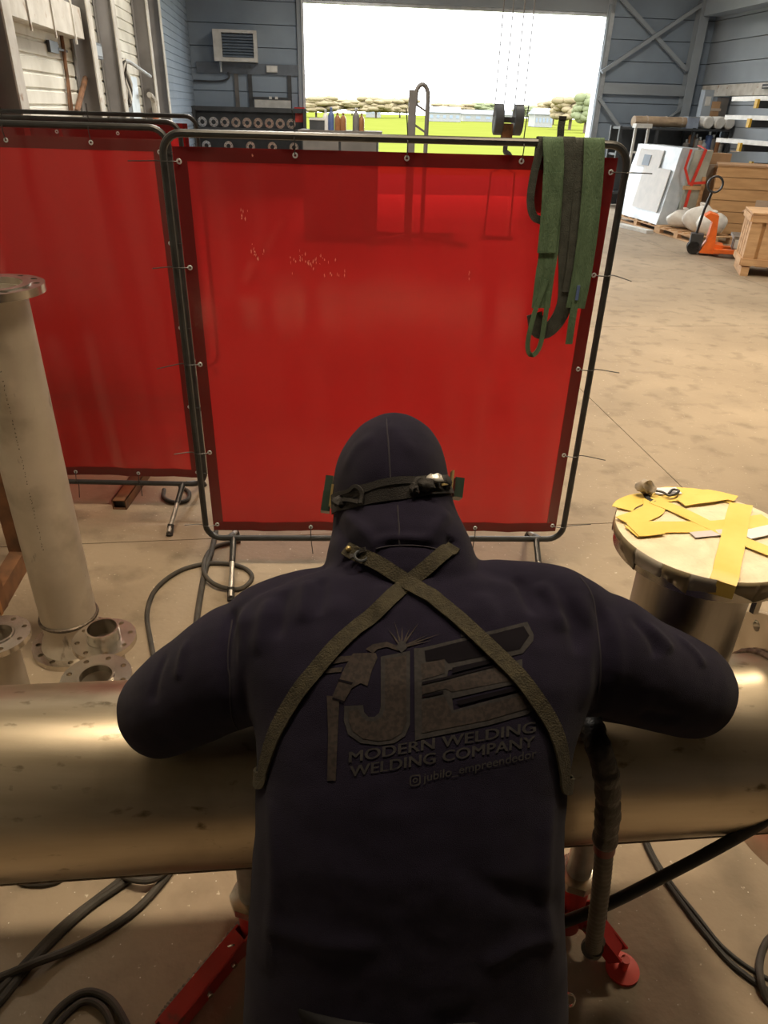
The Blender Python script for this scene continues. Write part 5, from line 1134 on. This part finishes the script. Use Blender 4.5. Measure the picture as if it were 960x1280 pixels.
# --- head strap with goggles
band = strap([(411, 634), (418, 631), (432, 626), (450, 620), (470, 615), (490, 612), (510, 610), (530, 608), (548, 607), (560, 607), (567, 609)], .034, .004, elastic_m, 'head_strap', .004)
strap([(440, 621), (470, 606), (500, 600), (528, 602)], .012, .0055, elastic_m, 'upper_band', .003, parent=band)
for pts in (((424, 620), (440, 614), (448, 608), (455, 614), (454, 632)), ((425, 632), (436, 626), (452, 630))): strap(pts, .006, .009, elastic_m, 'strap_clip', .004, parent=band)
def lump(px, py, r, m, seed, name, parent, off_=.008):
    p, n_ = surf(px, py, off_); q = MB().ell((0, 0, 0), r, 16, 10); q.v = [p + v + Vector(noise.noise_vector(v * 120 + Vector((seed, 0, 0)))) * .006 for v in q.v]; return obj(name, q, m, parent, ang=40)
lump(527, 608, (.020, .012, .012), elastic_m, 1, 'tied_knot', band); lump(538, 601, (.014, .009, .009), tape_silver, 2, 'silver_tape', band, .012); lump(516, 613, (.008, .010, .012), elastic_m, 3, 'tied_knot', band); lump(430, 628, (.016, .011, .010), elastic_m, 4, 'tied_knot', band); lump(552, 606, (.012, .012, .012), elastic_m, 7, 'tied_knot', band)
strap([(545, 611), (556, 609), (563, 614)], .004, .014, brass, 'wire_clip', .003, parent=band)
gg = obj('goggles', MB().loft([[F_(.122 * math.sin(a) , .118 * math.cos(a) + .030, zz - .015) for (zz) in (-.028, .028)] + [F_(.108 * math.sin(a), .104 * math.cos(a) + .030, zz - .015) for zz in (.028, -.028)] for a in [R(-80 + 10 * k) for k in range(17)]]), goggle_m, tw)
for s_ in (-1, 1): obj('lens_cup', MB().lathe([(.028, 0), (.026, .03), (.024, .03), (.026, 0)], 24, Matrix.Translation(F_(s_ * .036, .140, -.018)) @ HR.to_4x4() @ Matrix.Rotation(R(-90), 4, 'X'), closed=True), goggle_m, gg)
for px, py, s_ in ((408, 628, -1), (572, 611, 1)):
    c = aty(px, py, HC.y - .012); obj('side_block', MB().box((0, 0, 0), (.016, .034, .036), T(c) @ HR.to_4x4()), goggle_m, gg); c2_ = aty(px + (6 if s_ < 0 else -8), py - 8, HC.y - .02)
    obj('hinge_plate', MB().box((0, 0, 0), (.004, .024, .040), T(c2_) @ HR.to_4x4()), brass, gg)
# --- print on the back, laid on the cloth
def on_back(polys, m, name, parent, off_=.0013, step=6.0):
    """polygons in picture pixels -> thin print following the cloth"""
    bm = bmesh.new()
    for poly in polys:
        vs_ = [bm.verts.new((x, y, 0)) for x, y in poly]; es = [bm.edges.new((vs_[i], vs_[(i + 1) % len(vs_)])) for i in range(len(vs_))]; bmesh.ops.triangle_fill(bm, use_beauty=True, edges=es)
    return cloth_mesh(bm, m, name, parent, off_, step)
def cloth_mesh(bm, m, name, parent, off_, step):
    for _ in range(6):
        es = [e for e in bm.edges if e.calc_length() > step]
        if not es: break
        bmesh.ops.subdivide_edges(bm, edges=es, cuts=1); bmesh.ops.triangulate(bm, faces=bm.faces)
    inv = PM[tw.name].inverted(); dead = []
    for v in bm.verts:
        h_, n_ = cast(v.co.x, v.co.y)
        if h_ is None: dead.append(v); continue
        v.co = inv @ (h_ + n_ * off_)
    if dead: bmesh.ops.delete(bm, geom=dead, context='VERTS')
    for f in bm.faces:
        f.normal_update()
        if f.normal.dot(inv.to_3x3() @ (CAM - (PM[tw.name] @ f.calc_center_median()))) < 0: f.normal_flip()
    me = bpy.data.meshes.new(name); bm.to_mesh(me); bm.free(); me.shade_smooth(); return obj(name, me, m, parent, world=False)
Zp = lambda pts: [(390 + x / 3.2, 760 + y / 3.2) for x, y in pts]
lg = on_back([Zp([(275, 195), (392, 172), (392, 465), (372, 512), (330, 540), (270, 548), (195, 540), (145, 505), (128, 450), (130, 392), (205, 388), (208, 415), (225, 435), (250, 435), (268, 420), (275, 395)])], print_g, 'letter_j', tw, .0011)
on_back([Zp([(292, 205), (378, 188), (378, 455), (358, 500), (318, 525), (268, 532), (205, 522), (165, 492), (148, 450), (148, 412), (190, 405), (196, 432), (220, 452), (255, 452), (282, 432), (292, 400)])], print_m, 'letter_fill', lg, .0017)
le = on_back([Zp([(408, 162), (440, 160), (600, 122), (770, 78), (860, 56), (886, 108), (884, 132), (842, 182), (545, 250), (540, 275), (840, 205), (842, 262), (806, 305), (560, 362), (566, 408), (886, 322), (890, 402), (860, 425), (700, 470), (436, 524), (412, 530)])], print_g, 'letter_e', tw, .0011)
on_back([Zp([(450, 172), (600, 134), (845, 74), (868, 112), (830, 165), (545, 222), (530, 205), (455, 215)])], print_d, 'letter_shade', le, .0016)
on_back([Zp([(435, 225), (530, 205), (530, 262), (440, 288)]), Zp([(440, 315), (790, 228), (830, 235), (828, 258), (800, 290), (560, 335), (535, 322), (440, 345)]), Zp([(440, 372), (530, 352), (560, 420), (880, 338), (880, 395), (700, 448), (440, 500)])], print_m, 'letter_fill', le, .0017)
on_back([Zp([(560, 240), (780, 190), (780, 205), (560, 262)]), Zp([(440, 296), (540, 274), (780, 216), (780, 222), (540, 284), (440, 306)]), Zp([(575, 372), (800, 318), (840, 312), (820, 328), (590, 388)]), Zp([(440, 348), (525, 330), (525, 340), (440, 358)])], print_d, 'letter_shade', le, .0021)
on_back([Zp([(592, 80), (615, 72), (622, 112), (596, 118)])], print_g, 'letter_e', le, .0012)
to = on_back([Zp([(165, 182), (255, 180), (262, 200), (240, 250), (222, 312), (195, 300), (160, 320), (130, 372), (80, 360), (112, 282), (130, 240)]), Zp([(215, 165), (245, 145), (300, 136), (340, 152), (345, 172), (300, 156), (262, 165), (245, 182)]), Zp([(60, 350), (82, 352), (110, 372), (104, 500), (96, 690), (62, 690), (66, 500)]), Zp([(95, 196), (165, 190), (150, 212), (80, 225)]), Zp([(48, 245), (125, 236), (118, 256), (40, 262)])], print_m, 'printed_torch', tw, .0014)
on_back([Zp([(108, 284), (165, 298), (160, 306), (104, 292)]), Zp([(84, 356), (132, 372), (128, 378), (82, 364)])], print_d, 'torch_line', to, .0019)
sp = []
for ex, ey in ((300, 82), (325, 45), (362, 70), (395, 78), (432, 55), (470, 105), (520, 102), (480, 130)):
    dx, dy = ex - 358, ey - 158; L_ = math.hypot(dx, dy); ox, oy = -dy / L_ * 4.5, dx / L_ * 4.5; sp.append(Zp([(358 + ox, 158 + oy), (ex, ey), (358 - ox, 158 - oy)]))
on_back(sp, print_m, 'printed_spark', to, .0016); on_back([Zp([(335, 160), (345, 140), (360, 132), (375, 142), (380, 160), (358, 180)])], print_g, 'printed_spark', to, .0019)
def on_text(body, p0, p1, hpx, m, parent, bold=.02, dup_=0):
    """one line of lettering from baseline pixel p0 to p1, letters hpx tall"""
    cu = bpy.data.curves.new('txt', 'FONT'); cu.body = body; cu.size = 1; cu.offset = bold; cu.resolution_u = 3
    o = bpy.data.objects.new('txt', cu); COL.objects.link(o); bpy.context.view_layer.update(); dg = bpy.context.evaluated_depsgraph_get()
    me = bpy.data.meshes.new_from_object(o.evaluated_get(dg)); bpy.data.objects.remove(o)
    xs = [v.co.x for v in me.vertices]; a, b = min(xs), max(xs); d = Vector((p1[0] - p0[0], p1[1] - p0[1])); L_ = d.length; e = d / L_; up = Vector((.04, -1.0))
    bm = bmesh.new(); bm.from_mesh(me); bpy.data.meshes.remove(me)
    bmesh.ops.remove_doubles(bm, verts=bm.verts, dist=1e-5)
    if dup_:
        g_ = bmesh.ops.duplicate(bm, geom=list(bm.verts) + list(bm.edges) + list(bm.faces)); bmesh.ops.translate(bm, vec=(dup_, 0, 0), verts=[e for e in g_['geom'] if isinstance(e, bmesh.types.BMVert)]); g_ = bmesh.ops.duplicate(bm, geom=list(g_['geom'])); bmesh.ops.translate(bm, vec=(-dup_ / 2, 0, 0), verts=[e for e in g_['geom'] if isinstance(e, bmesh.types.BMVert)])
    for v in bm.verts:
        q = Vector(p0) + e * ((v.co.x - a) / (b - a) * L_) + up * (v.co.y / .72 * hpx); v.co = (q.x, q.y, 0)
    return cloth_mesh(bm, m, 'printed_lettering', parent, .0014, 5.0)
on_text('MODERN WELDING', (436, 953), (668, 915), 14, print_g, tw, 0.0, .045)
on_text('WELDING COMPANY', (437, 971), (667, 933), 14, print_g, tw, 0.0, .045)
on_text('jubilo_empreendedor', (529, 977), (670, 946), 11, print_g, tw, .008)
def rr_ring(cx, cy, r, t_, n=20, e=4, sk=-.2):
    o_ = [(cx + r * math.copysign(abs(math.cos(a)) ** (2 / e), math.cos(a)), cy + r * math.copysign(abs(math.sin(a)) ** (2 / e), math.sin(a)) + sk * r * math.cos(a)) for a in [2 * math.pi * k / n for k in range(n)]]
    i_ = [(cx + (x - cx) * t_, cy + (y - cy) * t_) for x, y in o_]; return [[o_[k], o_[(k + 1) % n], i_[(k + 1) % n], i_[k]] for k in range(n)]
on_back(rr_ring(519, 975, 7.0, .75) + rr_ring(519, 975, 3.2, .55, 16, 2), print_g, 'printed_icon', tw, .0014)
# ================================================================== TORCH HOSE
P = [hdR + Vector((.02, -.01, .015)), wrR + Vector((.03, -.01, .085)), aty(725, 880, 1.02), aty(742, 918, .90), aty(757, 965, .865), aty(760, 1010, .862), aty(756, 1052, .865), aty(751, 1110, .87), aty(744, 1165, .88), aty(741, 1188, .895)]
th = thing('torch_hose', 'black leather-sleeved welding torch hose hanging in front of the big pipe', 'hose', (P[-1].x, P[-1].y, 0), 0)
up1 = smooth_path(P[:7], 14)
obj('leather_sleeve', MB().tube(up1, [.0225 + .0040 * noise.noise(Vector((i * .31, 2, 0))) + .0012 * noise.noise(Vector((i * .9, 5, 0))) for i in range(len(up1))], 18), sleeve_m, th, ang=180)
lo1 = smooth_path(P[6:], 40); obj('ribbed_hose', MB().tube(lo1, [.0178 + .0006 * math.sin(i * 1.57) for i in range(len(lo1))], 18), mat('ribbed_rubber', (.075, .062, .05), (.05, .042, .034), rough=.6, scale=20), th)
obj('red_band', MB().tube([P[6] + (P[7] - P[6]) * f for f in (.02, .16)], .0205, 18), mat('dull_red_band', (.16, .02, .018), rough=.5), th)
e = P[-1]; tail = smooth_path([e + Vector((0, -.004, .02)), e, e + Vector((.004, .022, -.025)), atz(749, 1172, .05), atz(751, 1130, .022), atz(755, 1090, .022), atz(757, 1040, .022), atz(745, 960, .022)], 8)
obj('hose_tail', MB().tube(tail, .0195, 16), dusty_rubber, th)
tq = obj('torch_handle', MB().tube([P[0] + Vector((.03, -.02, .01)), P[0], P[0] + Vector((-.06, .04, -.005)), P[0] + Vector((-.09, .07, -.03))], [.014, .014, .012, .008], 14), rubber, th); obj('gas_cup', MB().tube([P[0] + Vector((-.085, .065, -.026)), P[0] + Vector((-.10, .078, -.045))], .009, 12), brass, tq)
eb = atz(712, 1250, .10); te = thing('eye_bolt', 'small steel eye bolt hooked on the stand beside the welder', 'bolt', (eb.x, eb.y, 0)); 
obj('eye', MB().tube([eb + Vector((.013 * math.cos(a), .009 * math.sin(a), .011 * math.sin(a))) for a in [2 * math.pi * k / 18 for k in range(18)]], .0032, 8, closed=True), flange_m, te); obj('shank', MB().tube([eb + Vector((-.013, 0, 0)), eb + Vector((-.06, .03, -.01)), eb + Vector((-.06, .03, -.10))], .004, 8), flange_m, te)
